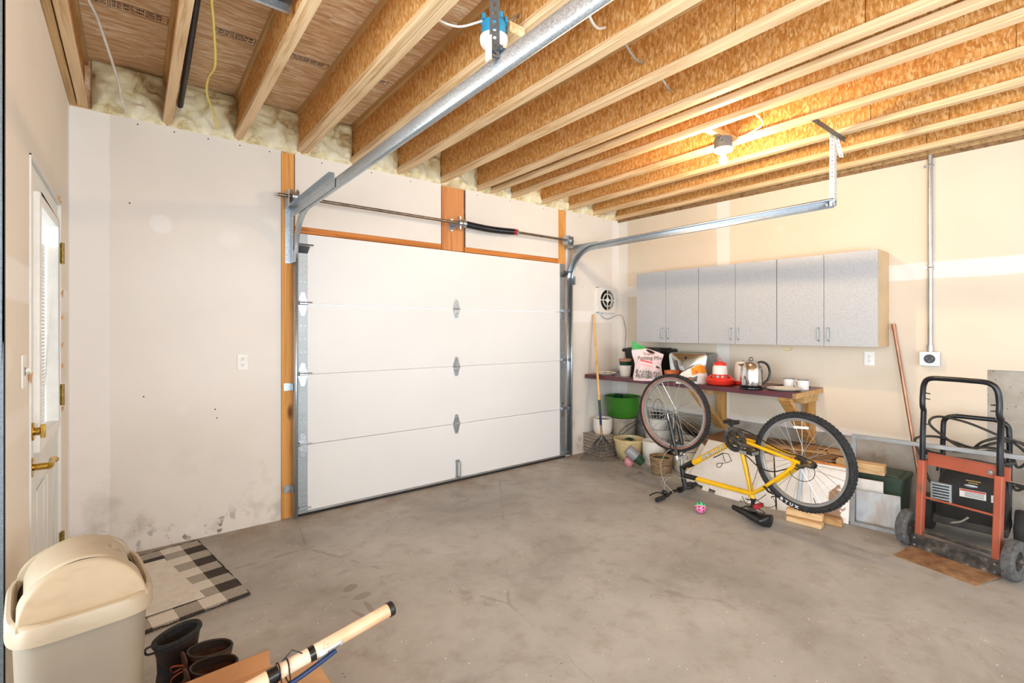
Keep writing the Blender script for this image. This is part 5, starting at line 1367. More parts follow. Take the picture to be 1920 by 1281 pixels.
# local -y should point to the room: rotate so that y = away from camera
# local x = (-.2327,-.9725); local y = (.9725,-.2327)
def TT(x, y, z): return V(x, y + z * .075, z)
b = B(); 
for s_ in (-1, 1):
    x = s_ * .188
    b.add([TT(x - .019, -.0, .03), TT(x + .019, 0, .03), TT(x + .019, .042, .03), TT(x - .019, .042, .03), TT(x - .019, 0, .565), TT(x + .019, 0, .565), TT(x + .019, .042, .565), TT(x - .019, .042, .565)], [(0, 3, 2, 1), (4, 5, 6, 7), (0, 1, 5, 4), (1, 2, 6, 5), (2, 3, 7, 6), (3, 0, 4, 7)])
    q = b.build('side_rail', 'truck_orange', ht, bevel=.006); b = B()
b = B(); b.add([TT(-.172, .042, .535), TT(.225, .042, .535), TT(.225, .042, .61), TT(-.172, .042, .61), TT(-.172, .05, .535), TT(.225, .05, .535), TT(.225, .05, .61), TT(-.172, .05, .61)], [(0, 3, 2, 1), (4, 5, 6, 7), (0, 1, 5, 4), (1, 2, 6, 5), (2, 3, 7, 6), (3, 0, 4, 7)])
b.bar(TT(-.172, .046, .612), TT(.225, .046, .612), .02, .004)
b.build('cross_plate', 'truck_orange', ht, bevel=.002)
b = B(); b.cyl(TT(.14, .042, .57), TT(.14, .034, .57), .013, n=18); b.cyl(TT(.14, .034, .57), TT(.14, .028, .57), .006, n=10); b.build('bolt', 'zinc', ht, smooth=40)
b = B()
HPts = [TT(-.188, .022, .56), TT(-.188, .012, .72), TT(-.188, .012, .885), TT(-.186, -.008, .915), TT(-.186, -.012, .985), TT(-.176, -.02, 1.06), TT(-.14, -.03, 1.095), TT(-.05, -.03, 1.10), TT(.05, -.03, 1.10), TT(.14, -.03, 1.095), TT(.176, -.02, 1.06), TT(.186, -.012, .985), TT(.186, -.008, .915), TT(.188, .012, .885), TT(.188, .012, .72), TT(.188, .022, .56)]
b.tube(HPts[:2] + bez(HPts[2:14], 5) + HPts[14:], .0155, 16); b.build('handle', 'black_metal', ht, smooth=60)
for (x, z) in ((-.18, 1.0), (-.18, .965), (-.18, .80), (.18, .97), (.18, .935)):
    b = B(); s_ = -1 if x > 0 else 1; p = TT(x, -.008 if z > .9 else .012, z); b.cyl(p, p + V(s_ * .032, 0, -.004), .004, n=8); b.build('handle_screw', 'worn_black_steel', ht)
for z, r in ((.335, .0065), (.082, .0075)):
    b = B(); b.cyl(TT(-.19, .012, z), TT(.19, .012, z), r, n=10); b.build('cross_rod', 'truck_orange', ht, smooth=50)
b = B(); b.bar(TT(-.215, -.006, .018), TT(.215, -.006, .018), .006, .0) if False else None
b.add([V(-.215, -.012, .008), V(.215, -.012, .008), V(.215, -.004, .095), V(-.215, -.004, .095), V(-.215, -.006, .008), V(.215, -.006, .008), V(.215, .002, .095), V(-.215, .002, .095)], [(0, 1, 2, 3), (4, 7, 6, 5), (0, 4, 5, 1), (1, 5, 6, 2), (2, 6, 7, 3), (3, 7, 4, 0)])
b.build('back_plate', 'worn_black_steel', ht)
b = B()
for (x, z) in ((-.195, .03), (-.195, .075), (.195, .03), (.195, .075)): b.cyl((x, -.012, z), (x, -.018, z), .007, n=6)
b.build('rivets', 'zinc', ht)
b = B(); b.add([V(-.215, -.008, .012), V(.215, -.008, .012), V(.20, -.235, .003), V(-.20, -.235, .003), V(-.215, -.008, .007), V(.215, -.008, .007), V(.20, -.235, .0), V(-.20, -.235, .0)], [(0, 1, 2, 3), (4, 7, 6, 5), (0, 4, 5, 1), (1, 5, 6, 2), (2, 6, 7, 3), (3, 7, 4, 0)])
b.build('toe_plate', 'rust_plate', ht)
b = B(); b.cyl((-.30, .04, .112), (.30, .04, .112), .009, n=10); b.build('axle', 'worn_black_steel', ht)
for s_ in (-1, 1):
    b = B(); x = s_ * .258
    prof = [(.052, -.018), (.062, -.026), (.095, -.028), (.108, -.020), (.112, 0), (.108, .020), (.095, .028), (.062, .026), (.052, .018)]
    Mx = Matrix.Translation((x, .04, .112)) @ Matrix.Rotation(PI / 2, 4, 'Y'); b.lathe(prof, 40, Mx)
    for k in range(60):
        a = 2 * PI * k / 60
        for yy in (-.012, .012): b.box((0, 0, 0), (.003, .005, .018), M_=Mx @ Matrix.Rotation(a, 4, 'Z') @ Matrix.Translation((.1105, 0, yy)))
    w_ = b.build('wheel', 'worn_tyre', ht, smooth=40, fix=False)
    b = B(); b.lathe([(.0001, -.012), (.05, -.012), (.054, -.02), (.054, .02), (.05, .012), (.0001, .012)], 28, Mx); b.cyl((x - .03, .04, .112), (x + .03, .04, .112), .017, n=14); b.build('wheel_hub', 'worn_black_steel', w_, smooth=40)
# ---------------------------------------------------------------- long glazed frame standing on edge
g0 = V(4.078, 1.252, 0); g1 = V(4.215, .15, 0); gd = (g1 - g0).normalized(); gn = V(gd.y, -gd.x, 0)
gn = V(0, 0, 1).cross(gd).normalized()
if gn.x < 0: gn = -gn
L = (g1 - g0).length; GH = .645
gl = thing('storm_window', 'long aluminium-framed glass pane standing on edge behind the hand truck', 'window pane', g0, math.atan2(gd.y, gd.x), rot=(0, 0, math.atan2(gd.y, gd.x)))
sg = 1 if (Matrix.Rotation(math.atan2(gd.y, gd.x), 3, 'Z') @ V(0, 1, 0)).x > 0 else -1
tl_ = .05 * sg
def G(x, y, z): return V(x, y * sg + z * tl_ / GH, z)
b = B()
for (x0, x1, z0, z1) in ((0, L, 0, .026), (0, L, GH - .026, GH), (0, .026, .026, GH - .026), (L - .026, L, .026, GH - .026)):
    b.add([G(x, y, z) for y in (0, .018) for (x, z) in ((x0, z0), (x1, z0), (x1, z1), (x0, z1))], [(0, 1, 2, 3), (4, 7, 6, 5), (0, 4, 5, 1), (1, 5, 6, 2), (2, 6, 7, 3), (3, 7, 4, 0)])
b.build('frame', 'frame_grey', gl, bevel=.002)
b = B(); b.add([G(.02, .008, .02), G(L - .02, .008, .02), G(L - .02, .008, GH - .02), G(.02, .008, GH - .02)], [(0, 1, 2, 3)]); b.build('glass', 'pane_glass', gl)
# ---------------------------------------------------------------- pressure washer behind the glass
pw = thing('pressure_washer', 'black dusty wheeled pressure washer with hose coils behind the glass pane', 'pressure washer', (4.46, .66, 0), RROT)
# local x towards the camera end of the wall, -y into the room
b = B()
for s_ in (-1, 1):
    b.tube(bez([(s_ * .165, -.14, .12), (s_ * .165, .03, .16), (s_ * .165, .08, .35), (s_ * .165, .10, .70), (s_ * .15, .10, .775), (s_ * .10, .10, .80)], 6), .0155, 12)
b.tube([(-.10, .10, .80), (.10, .10, .80)], .0155, 12); b.tube([(-.165, -.14, .12), (.165, -.14, .12)], .0155, 12); b.tube([(-.165, .07, .30), (.165, .07, .30)], .012, 12)
b.build('handle_frame', 'black_metal', pw, smooth=50)
b = B(); rings = []
for z, w, d in ((.12, .15, .13), (.18, .17, .16), (.30, .175, .17), (.36, .16, .16), (.42, .15, .14), (.47, .125, .11), (.495, .08, .07)):
    rings.append([V(p.x, p.y - .03, z) for p in rrect(w, d, min(w, d) * .35, 0, 5)])
b.loft(rings); b.build('engine_cowl', 'machine_black', pw, smooth=50)
b = B(); b.box((0, -.04, .13), (.36, .30, .05)); b.box((.03, -.05, .20), (.26, .24, .10)); b.cyl((-.12, -.06, .22), (.0, -.06, .22), .055, n=18); b.build('base', 'machine_dusty', pw, bevel=.01)
b = B(); b.box((-.135, -.19, .315), (.11, .03, .13)); m_ = b.build('muffler_guard', 'galvanised_dull', pw, bevel=.005)
b = B()
for k in range(6): b.box((-.135, -.2065, .268 + k * .019), (.085, .002, .008))
b.build('guard_slots', 'dark_gap', m_)
b = B(); b.box((.02, -.204, .345), (.125, .003, .052)); l_ = b.build('warning_label', 'label_white', pw)
b = B(); b.box((.02, -.2062, .364), (.12, .002, .011)); b.build('label_header', 'label_red', l_)
b = B()
for k in range(4): b.box((.028, -.2062, .352 - k * .008), (.09, .0015, .0025))
b.build('label_print', 'ink_black', l_)
b = B(); b.box((.13, -.200, .338), (.05, .003, .045)); l2 = b.build('warning_label', 'label_white', pw)
b = B()
for k in range(4): b.box((.13, -.2022, .35 - k * .008), (.036, .0015, .0025))
b.build('label_print', 'ink_black', l2)
b = B()
for k, w in enumerate((.07, .045)): b.box((.02, -.176 + k * -.004, .424 - k * .013), (w, .003, .005))
b.build('gold_lettering', 'gold_ink', pw)
b = B(); b.ball((.01, -.185, .392), .03, 8, (1.1, .08, .32)); b.build('oval_badge', 'galvanised_dull', pw, smooth=50)
b = B(); b.tube(bez([(-.24, -.10, .56), (-.17, -.12, .545), (-.10, -.13, .50), (-.04, -.13, .47)], 5), [.018] * 5 + [.026] * 5 + [.02] * 6, 12); b.tube([(-.15, -.13, .53), (-.16, -.16, .45)], .008, 8); b.build('spray_gun', 'machine_black', pw, smooth=50)
b = B(); b.box((-.055, -.17, .492), (.045, .035, .018)); b.build('trigger_tag', 'yellow_part', pw, bevel=.005)
b = B(); b.tube([(.03, -.15, .475), (.16, -.16, .462), (.26, -.17, .455)], .004, 8); b.build('spray_lance', 'aluminium', pw)
for s_ in (-1, 1):
    b = B(); Mx = Matrix.Translation((s_ * .225, .0, .125)) @ Matrix.Rotation(PI / 2, 4, 'Y'); b.lathe([(.03, -.02), (.07, -.028), (.115, -.028), (.125, -.015), (.125, .015), (.115, .028), (.07, .028), (.03, .02)], 32, Mx); b.cyl((s_ * .19, 0, .125), (s_ * .25, 0, .125), .03, n=14)
    b.build('wheel', 'black_rubber', pw, smooth=40)
b = B(); b.tube(bez([(-.1, -.18, .12), (-.04, -.20, .15), (.0, -.2, .19)], 4), .006, 6); b.build('drain_tube', 'grey_cable', pw)
# hose: loops lying over the handle and hanging on the right
b = B(); random.seed(21)
P_ = [(-.26, -.05, .50), (-.30, -.02, .62), (-.2, .05, .645), (-.10, .09, .615), (.0, .05, .60), (.08, .02, .645), (.18, .04, .68), (.25, .08, .65), (.245, .10, .55), (.20, .12, .50), (.17, .05, .60), (.06, .02, .62), (-.05, -.0, .60), (-.18, .03, .68), (-.235, .06, .74), (-.19, .08, .785), (-.05, .04, .775), (.10, .02, .72), (.20, .05, .66), (.26, .09, .56), (.24, .10, .40), (.19, .12, .35), (.16, .08, .48), (.12, .0, .60), (.0, -.03, .59), (-.1, .0, .57)]
b.tube(bez(P_, 7), .0085, 8); b.tube(bez([(.0, .03, .60), (.05, .0, .66), (.14, .0, .70), (.23, .03, .67), (.33, -.03, .60), (.45, -.05, .52), (.62, -.05, .46)], 6), .0085, 8)
b.tube(bez([(.15, -.05, .44), (.26, -.08, .425), (.36, -.08, .41), (.48, -.05, .45), (.60, -.03, .52)], 6), .0085, 8)
b.tube(bez([(.20, .02, .40), (.30, -.03, .37), (.42, -.05, .27), (.55, -.05, .16)], 6), .009, 8)
b.tube(bez([(-.16, -.10, .30), (-.22, -.06, .36), (-.24, -.05, .45), (-.20, -.06, .52), (-.10, -.10, .54), (.02, -.10, .545), (.12, -.08, .535), (.2, -.02, .55)], 6), .0085, 8)
b.build('hose', 'hose_black', pw, smooth=50)
# ---------------------------------------------------------------- things stored along the wall
t = thing('lidded_crate', 'dark green plastic crate with a lid behind the small metal panel', 'crate', (4.53, 1.19, 0), RROT)
b = B(); b.loft([rrect(.15, .14, .02, 0), rrect(.165, .15, .02, .30)]); b.build('tub', 'green_crate', t, smooth=40)
b = B(); b.loft([rrect(.172, .157, .02, .295), rrect(.172, .157, .02, .318), rrect(.165, .15, .02, .322)]); b.loft([rrect(.14, .125, .02, .320), rrect(.138, .123, .02, .330)]); b.build('lid', 'green_crate', t, smooth=40)
def quad_board(name, label, cat, pts, th, mat, group=None, cut=None):
    """flat board; pts = four world corners: lower left, lower right, upper right, upper left"""
    p = [Vector(q) for q in pts]; n = (p[1] - p[0]).cross(p[3] - p[0]).normalized()
    if n.x < 0: n = -n
    b = B(); vs = p + [q + n * th for q in p]
    b.add(vs, [(0, 1, 2, 3), (4, 7, 6, 5), (0, 4, 5, 1), (1, 5, 6, 2), (2, 6, 7, 3), (3, 7, 4, 0)])
    o = b.build(name, mat, None, loc=p[0], world=True, bevel=.0015); return tag(o, label, cat, group)
quad_board('metal_sheet', 'small brushed metal panel leaning behind the glass, before the green crate', 'panel', [(4.135, 1.235, .0), (4.20, .985, .0), (4.24, 1.00, .235), (4.17, 1.245, .235)], .012, 'brushed_panel')
quad_board('chipped_board', 'small white board with rusty chips peeking above the metal panel', 'board', [(4.215, 1.30, .0), (4.245, 1.10, .0), (4.285, 1.11, .30), (4.25, 1.30, .30)], .014, 'peeling_white')
quad_board('framed_board', 'tall off-white framed board standing just left of the metal panel', 'board', [(4.125, 1.335, .0), (4.145, 1.262, .0), (4.19, 1.262, .385), (4.17, 1.335, .385)], .02, 'white_paint')
b = B(); b.bar((4.34, 1.42, .367), (4.38, 1.12, .367), .10, .07); tag(b.build('timber_offcut', 'block_wood', None, loc=(4.35, 1.3, .335), world=True, bevel=.004), 'orange-brown timber length resting over the green crate, end towards the glass', 'timber')
# boards leaning before the wood stack
W_ = 'white boards leaning below the bench'
quad_board('white_board', 'large smudged white board leaning low behind the yellow bicycle frame', 'board', [(3.99, 2.50, .03), (3.93, 1.93, .0), (4.10, 1.88, .40), (4.10, 2.36, .415)], .016, 'white_board', W_)
quad_board('white_board', 'pale board leaning behind the seat tube, sloping upper edge', 'board', [(3.925, 1.925, .0), (3.95, 1.715, .0), (4.08, 1.79, .385), (4.10, 1.87, .395)], .014, 'white_board', W_)
quad_board('white_board', 'grey-white board leaning behind the front fork, farthest left of the leaning boards', 'board', [(4.06, 2.60, .0), (4.03, 2.52, .0), (4.13, 2.40, .33), (4.15, 2.46, .36)], .012, 'white_board', W_)
t = thing('peeling_panel', 'peeling white painted panel with wooden top edge behind the rear wheel', 'panel', (4.0, 1.6, 0))
for nm, mt, pp, thk in (('face', 'peeling_white', [(3.96, 1.705, .0), (4.075, 1.262, .0), (4.15, 1.262, .385), (4.085, 1.78, .385)], .018), ('top_rail', 'header_wood', [(4.079, 1.78, .385), (4.149, 1.262, .385), (4.153, 1.262, .402), (4.083, 1.80, .402)], .03), ('divider_strip', 'galvanised_dull', [(3.985, 1.585, .0), (3.99, 1.565, .0), (4.09, 1.555, .36), (4.083, 1.58, .36)], .006)):
    p = [Vector(q) for q in pp]; n = (p[1] - p[0]).cross(p[3] - p[0]).normalized(); n = n if n.x > 0 else -n
    if nm == 'divider_strip': p = [q - n * .008 for q in p]
    b = B(); b.add(p + [q + n * thk for q in p], [(0, 1, 2, 3), (4, 7, 6, 5), (0, 4, 5, 1), (1, 5, 6, 2), (2, 6, 7, 3), (3, 7, 4, 0)]); b.build(nm, mt, t, world=True, bevel=.002)
for i, (y0, x0, l) in enumerate(((2.33, 3.985, .06), (2.20, 3.965, .22))):
    quad_board('white_strip', ('short', 'long')[i] + ' white strip lying at the foot of the leaning white boards', 'board', [(x0 - .05, y0, .0), (x0 - .055, y0 - l, .0), (x0 - .02, y0 - l, .045), (x0 - .015, y0, .045)], .012, 'white_board')
# stack of old planks and sheets under the bench
lab = ['lowest', 'second lowest', 'middle', 'second highest', 'topmost']
random.seed(8); z = 0.0
for i in range(5):
    hgt = (.10, .09, .085, .075, .045)[i]
    t_ = B(); u0 = 1.34 + random.random() * .06; u1 = 2.38 + random.random() * .1; o0 = .02 + random.random() * .02; o1 = .50 + random.random() * .03
    c = [RW(u0, o0), RW(u1, o0), RW(u1, o1), RW(u0, o1)]
    vs = [V(p.x, p.y, z) for p in c] + [V(p.x, p.y, z + hgt - .004) for p in c]
    t_.add(vs, [(0, 3, 2, 1), (4, 5, 6, 7), (0, 1, 5, 4), (1, 2, 6, 5), (2, 3, 7, 6), (3, 0, 4, 7)])
    tag(t_.build('timber_sheet', 'dark_plank_wood' if i % 2 == 0 else 'plank_wood', None, loc=vs[0], world=True, bevel=.003), lab[i] + ' weathered timber slab of the pile under the workbench', 'timber', 'timber pile under the workbench'); z += hgt
for i, (u, o, l, w, a, l2) in enumerate(((2.12, .36, .42, .10, .25, 'weathered grey-brown board lying loose on the timber pile, left one'), (2.28, .24, .38, .12, -.1, 'weathered brown board lying loose on the timber pile, right end'))):
    b = B(); c = RW(u, o, z + .008 + .0 * i); d = Matrix.Rotation(a, 3, 'Z') @ DU * l / 2; b.bar(c - d, c + d, w, .016); tag(b.build('loose_board', 'plank_wood', None, loc=c, world=True), l2, 'board')
b = B(); c = RW(1.95, .53, .36); b.bar(RW(2.0, .56, .365), RW(2.20, .60, .355), .012, .06); tag(b.build('white_block', 'white_board', None, loc=RW(2.0, .56, .34), world=True), 'small white painted block behind the rear wheel spokes', 'block')
# three split blocks on the floor below the rear wheel
BL = ['upper split wood piece of the two stacked below the rear wheel', 'lower split wood piece of the two stacked below the rear wheel', 'short pale wood block right of the two stacked split pieces']
for i, (p0, p1, w, h, mt) in enumerate((((3.835, 1.585, .062), (3.875, 1.355, .062), .06, .048, 'block_wood'), ((3.815, 1.57, .018), (3.835, 1.345, .018), .075, .036, 'block_wood'), ((3.96, 1.40, .025), (3.985, 1.27, .025), .05, .05, 'plank_wood'))):
    b = B(); b.bar(p0, p1, w, h); o = b.build('wood_block', mt, None, loc=p0, world=True, bevel=.008); tag(o, BL[i], 'wood block')
# ---------------------------------------------------------------- rake
rk = thing('leaf_rake', 'wire leaf rake with a pale wooden handle leaning beside the fan', 'rake', (3.90, 3.45, 0))
r0 = V(4.205, 3.845, 1.582); r1 = V(3.879, 3.44, .36)
b = B(); b.tube([r0, r1.lerp(r0, .23)], .0135, 14); b.build('handle', 'handle_wood', rk, world=True, smooth=50)
b = B(); b.tube([r1.lerp(r0, .235), r1.lerp(r0, .13)], .0145, 14); b.build('green_sleeve', 'pot_green_plastic', rk, world=True, smooth=50)
b = B(); b.tube([r1.lerp(r0, .135), r1.lerp(r0, .03)], .0135, 14); b.build('blue_sleeve', 'pipe_blue', rk, world=True, smooth=50)
b = B(); b.tube([r1.lerp(r0, .035), r1, V(3.863, 3.42, .30)], [.012, .012, .014], 14); b.build('ferrule', 'copper', rk, world=True, smooth=50)
hc = V(3.863, 3.42, .30); lat = V(.73, -.68, 0).normalized(); dwn = V(-.16, -.19, -.62).normalized()
tip = V(4.0, 3.50, .0)
tines = 22
bars = []
base = None
for k in range(tines):
    q = k / (tines - 1) * 2 - 1
    b = B(); a = hc + lat * (q * .012); m1 = V(3.885, 3.435, .165) + lat * q * .12; e_ = V(3.915, 3.462, .026) + lat * (q * .225) + V(.0, .0, abs(q) * .006)
    b.tube([a, m1, e_, e_ + V(.010, .010, -.022)], .003, 5); b.build('tine', 'worn_black_steel', rk, world=True)
b = B(); b.bar(V(3.885, 3.435, .150) - lat * .13, V(3.885, 3.435, .150) + lat * .13, .008, .014); b.build('spreader_bar', 'worn_black_steel', rk, world=True)
b = B()
for s_ in (-1, 1): b.tube(bez([hc, V(3.866, 3.424, .25) + lat * s_ * .012, V(3.872, 3.428, .20) + lat * s_ * .045, V(3.88, 3.432, .15) + lat * s_ * .045], 4), .003, 6)
b.build('spring_brace', 'zinc', rk, world=True)
# ---------------------------------------------------------------- pots under the bench
def potprof(r0, r1, h, th=.012, lip=0):
    return [(.0001, 0), (r0, 0), (r0 * 1.03, .01), (r1, h - .03), (r1 + lip, h - .025), (r1 + lip, h), (r1 - th, h), (r1 - th, h - .03), (r0 - th, .02), (.0001, .018)]
def soil(t, r, z, m='soil'):
    b = B(); b.lathe([(.0001, z), (r, z)], 20); b.build('soil', m, t)
for i, lb in enumerate(('bottom', 'middle', 'top')):
    t = thing('rectangular_planter', lb + ' one of the stacked grey ribbed planters behind the rake', 'planter', (4.15, 3.705, i * .073), math.radians(-8), 'stacked grey planters')
    b = B(); w0 = .12; b.loft([rrect(w0 - .012, .14, .01, 0, 2), rrect(w0, .15, .01, .085 if i == 2 else .072, 2)]); b.build('tub', 'planter_grey', t)
t = lathe_thing('white_pot', 'white glazed pot on the stacked grey planters behind the rake', 'plant pot', V(4.20, 3.70, .233), [('pot', 'glaze_white', [(.0001, 0), (.085, 0), (.100, .02), (.108, .06), (.110, .175), (.102, .175), (.098, .03), (.0001, .02)])]); soil(t, .1, .15)
t = lathe_thing('stone_pot', 'grey stone-like pot carrying the big green pot', 'plant pot', V(4.46, 3.63, 0), [('pot', 'stone_pot', potprof(.12, .155, .40, .015))])
t = lathe_thing('green_pot', 'big glossy green bowl-shaped pot under the left end of the bench', 'plant pot', V(4.46, 3.63, .402), [('pot', 'green_pot', [(.0001, 0), (.145, 0), (.165, .015), (.19, .09), (.205, .235), (.208, .24), (.195, .24), (.18, .1), (.0001, .02)])])
b = B(); b.lathe([(.0001, .17), (.185, .17)], 28); b.build('dark_inside', 'soil', t)
t = thing('dark_pot', 'small dark pot standing inside the big green pot', 'plant pot', (4.40, 3.64, .575)); b = B(); b.lathe([(.0001, 0), (.04, 0), (.055, .09), (.05, .09), (.0001, .02)], 24); b.build('pot', 'green_dark', t, smooth=50)
t = lathe_thing('cream_pot', 'cream glazed pot filled with oddments behind the rake head', 'plant pot', V(4.25, 3.37, 0), [('pot', 'glaze_cream', [(.0001, 0), (.105, 0), (.125, .03), (.150, .12), (.155, .20), (.168, .205), (.17, .228), (.152, .23), (.148, .2), (.12, .03), (.0001, .02)])]); soil(t, .148, .17)
b = B(); b.ball((.04, .03, .19), .055, 10, (1, 1, .6)); b.build('dark_ball', 'green_dark', t, smooth=60)
b = B(); b.ball((-.05, .0, .18), .06, 8, (1.1, .8, .6)); b.ball((.02, -.05, .18), .05, 8, (1.2, .9, .5)); b.build('crumpled_plastic', 'stone_pot', t, smooth=60)
t = lathe_thing('white_crock', 'tall plain white pot between cream pot and wicker pot', 'plant pot', V(4.31, 3.09, 0), [('pot', 'glaze_white', [(.0001, 0), (.095, 0), (.108, .02), (.118, .10), (.120, .245), (.110, .245), (.106, .03), (.0001, .02)])])
b = B(); b.lathe([(.0001, .20), (.108, .20)], 24); b.build('inner_pot', 'terracotta_pale', t)
t = lathe_thing('wide_bowl', 'wide white bowl behind the tall plain white pot', 'bowl', V(4.57, 3.22, .0), [('pot', 'glaze_white', [(.0001, 0), (.10, 0), (.12, .1), (.15, .29), (.165, .315), (.17, .325), (.152, .325), (.11, .15), (.0001, .02)])]); soil(t, .148, .29)
for i in range(2):
    lathe_thing('nested_pot', ('lower', 'upper')[i] + ' ribbed pale pot nested in the wide white bowl', 'plant pot', V(4.57, 3.22, .30 + i * .045), [('pot', 'glaze_white', [(.0001, 0), (.085, 0), (.105, .07), (.112, .072), (.112, .085), (.1, .085), (.0001, .02)])], 'nested pale pots')
t = lathe_thing('crock', 'big stoneware crock with handles-high rim behind the bicycle fork', 'crock', V(4.36, 2.72, 0), [('body', 'crock_glaze', [(.0001, 0), (.125, 0), (.14, .02), (.152, .12), (.152, .27), (.160, .29), (.162, .325), (.148, .325), (.14, .28), (.13, .03), (.0001, .02)])])
b = B(); b.tube([V(.153 * math.cos(a), .153 * math.sin(a), .22) for a in [2 * PI * k / 40 for k in range(40)]], .003, 6, closed=True); b.tube([V(.15 + .0, .0, .0) + V(-.29, -.055, .17) + V(0, .02 * math.cos(q), .02 * math.sin(q)) for q in [2 * PI * k / 16 for k in range(16)]], .0025, 6, closed=True); b.build('blue_ring_mark', 'pipe_blue', t)
soil(t, .145, .27)
t = thing('black_basin', 'black plastic dish tilted on top of the stoneware crock', 'dish', (4.36, 2.70, .37), rot=(.35, .5, 0)); b = B(); b.lathe([(.0001, 0), (.07, 0), (.115, .035), (.120, .035), (.120, .03), (.075, -.005), (.0001, -.005)], 28); b.build('dish', 'black_plastic', t, smooth=50)
t = thing('dry_bundle', 'bundle of dry brown plant stems lying behind the front wheel', 'dried plant', (4.58, 2.79, .345)); random.seed(13); b = B()
for k in range(60):
    p = V(random.uniform(-.08, .08), random.uniform(-.15, .2), random.uniform(0, .06)); d = V(random.uniform(-.07, .07), random.uniform(.06, .16), random.uniform(-.02, .09)); b.tube([p, p + d * .6 + V(0, 0, .01), p + d], [.004, .003, .001], 4)
b.build('stems', 'dry_stems', t); 
t = lathe_thing('metal_bucket', 'dull metal bucket with dry stems under the bench behind the front wheel', 'bucket', V(4.60, 2.86, 0), [('bucket', 'galvanised_dull', [(.0001, 0), (.08, 0), (.105, .335), (.109, .34), (.103, .34), (.078, .01), (.0001, .01)])])
t = thing('wire_basket', 'small wire plant basket with a loop handle on the wide white bowl', 'basket', (4.57, 3.23, .43)); b = B()
for z, r in ((0, .07), (.05, .085), (.09, .095)): b.tube([V(r * math.cos(a), r * math.sin(a), z) for a in [2 * PI * k / 28 for k in range(28)]], .0022, 5, closed=True)
for k in range(14):
    a = 2 * PI * k / 14; b.tube([(.07 * math.cos(a), .07 * math.sin(a), 0), (.085 * math.cos(a), .085 * math.sin(a), .05), (.095 * math.cos(a), .095 * math.sin(a), .09), (.093 * math.cos(a), .093 * math.sin(a), .12)], .0016, 5)
b.build('wires', 'white_paint', t); b = B(); b.tube([V(.09 * math.cos(q), 0, .10 + .11 * math.sin(q)) for q in [PI * k / 12 for k in range(13)]], .0025, 6); b.build('loop_handle', 'worn_black_steel', t)
b = B(); b.lathe([(.0001, .004), (.065, .004), (.080, .055), (.076, .055), (.0001, .03)], 20); b.build('liner', 'machine_dusty', t, smooth=50)
# pot handle wires across the grey pot
cable('bent_wire', 'bent black wire loop hanging before the grey stone pot', [(4.44, 3.36, .395), (4.36, 3.38, .39), (4.24, 3.42, .34), (4.18, 3.45, .27), (4.22, 3.42, .275), (4.34, 3.37, .36), (4.42, 3.36, .375), (4.43, 3.34, .34)], .0035, 'black_metal', 'wire')
t = lathe_thing('pink_pot', 'little round pink ceramic pot on the floor beside the rake', 'plant pot', V(4.035, 3.20, 0), [('pot', 'pink_ceramic', [(.0001, 0), (.03, 0), (.045, .015), (.050, .04), (.043, .07), (.034, .08), (.037, .092), (.031, .092), (.028, .08), (.04, .04), (.0001, .02)])])
rt = (PI / 2 + .25, 0, .72)
t = thing('plastic_pots', 'grey plastic pot fitted over a dark green one, lying on the floor', 'plant pot', (4.06, 3.05, .058), rot=(math.radians(-48), 0, math.radians(38)))
b = B(); b.lathe([(.0001, 0), (.042, 0), (.056, .105), (.052, .105), (.038, .006), (.0001, .006)], 28); b.build('green_pot', 'pot_green_plastic', t, smooth=45)
b = B(); b.lathe([(.054, .085), (.060, .09), (.058, .125), (.053, .20), (.0001, .20)], 28); b.lathe([(.0535, .084), (.0535, .10)], 28); b.build('grey_pot', 'pot_grey_plastic', t, smooth=45)
t = lathe_thing('wicker_pot', 'round brown woven pot on the floor left of the bicycle fork', 'plant pot', V(4.07, 2.835, 0), [('basket', 'wicker', [(.0001, 0), (.085, 0), (.095, .01), (.112, .155), (.116, .16), (.116, .172), (.106, .172), (.09, .02), (.0001, .02)])]); soil(t, .104, .14)
b = B(); random.seed(3)
for k in range(7): b.ball((random.uniform(-.03, .04), random.uniform(-.03, .03), .148), .018, 6, (1, .7, .7))
b.build('withered_leaves', 'leaf_green', t)
# dry leaves on the floor
random.seed(17)
for i, (x, y, lb) in enumerate(((3.93, 2.98, 'dry brown leaf crumb on the floor in front of the plastic pots'), (3.99, 2.86, 'dry brown leaf crumb at the foot of the woven pot'))):
    b = B(); b.grid(lambda u, v: V(x + (u - .5) * .035, y + (v - .5) * .03, .004 + .006 * math.sin(u * 5) * math.sin(v * 4) ** 2), 4, 4); tag(b.build('dry_leaf', 'dry_stems', None, loc=(x, y, 0), world=True, solid=.001), lb, 'leaf')
# ---------------------------------------------------------------- rug
ru = thing('checked_rug', 'black and white buffalo check rug by the side door with its corner folded', 'rug', (.25, 3.30, 0))
A = V(.335, 3.825, 0); Bp = V(.487, 2.87, 0)          # right-hand edge
ex = (Bp - A).normalized(); ey = V(-ex.y, ex.x, 0); ey = -ey if ey.x > 0 else ey     # into the rug
Lr = (Bp - A).length; Wr = .62
ang = math.atan2(ex.y, ex.x)
Rr = Matrix.Rotation(ang, 4, 'Z'); sgn = 1 if (Rr @ V(0, 1, 0)).dot(ey) > 0 else -1
ru.location = A; ru.rotation_euler = (0, 0, ang)
def rz_(u, v): return .006 + .0015 * math.sin(u * 9) + .002 * noise.noise(V(u * 6, v * 6, 1))
b = B(); b.grid(lambda u, v: V(u * Lr, sgn * v * Wr, rz_(u * Lr, v * Wr)), 60, 40); b.build('woven_cloth', 'check_weave', ru, solid=.006, smooth=60)
b = B()
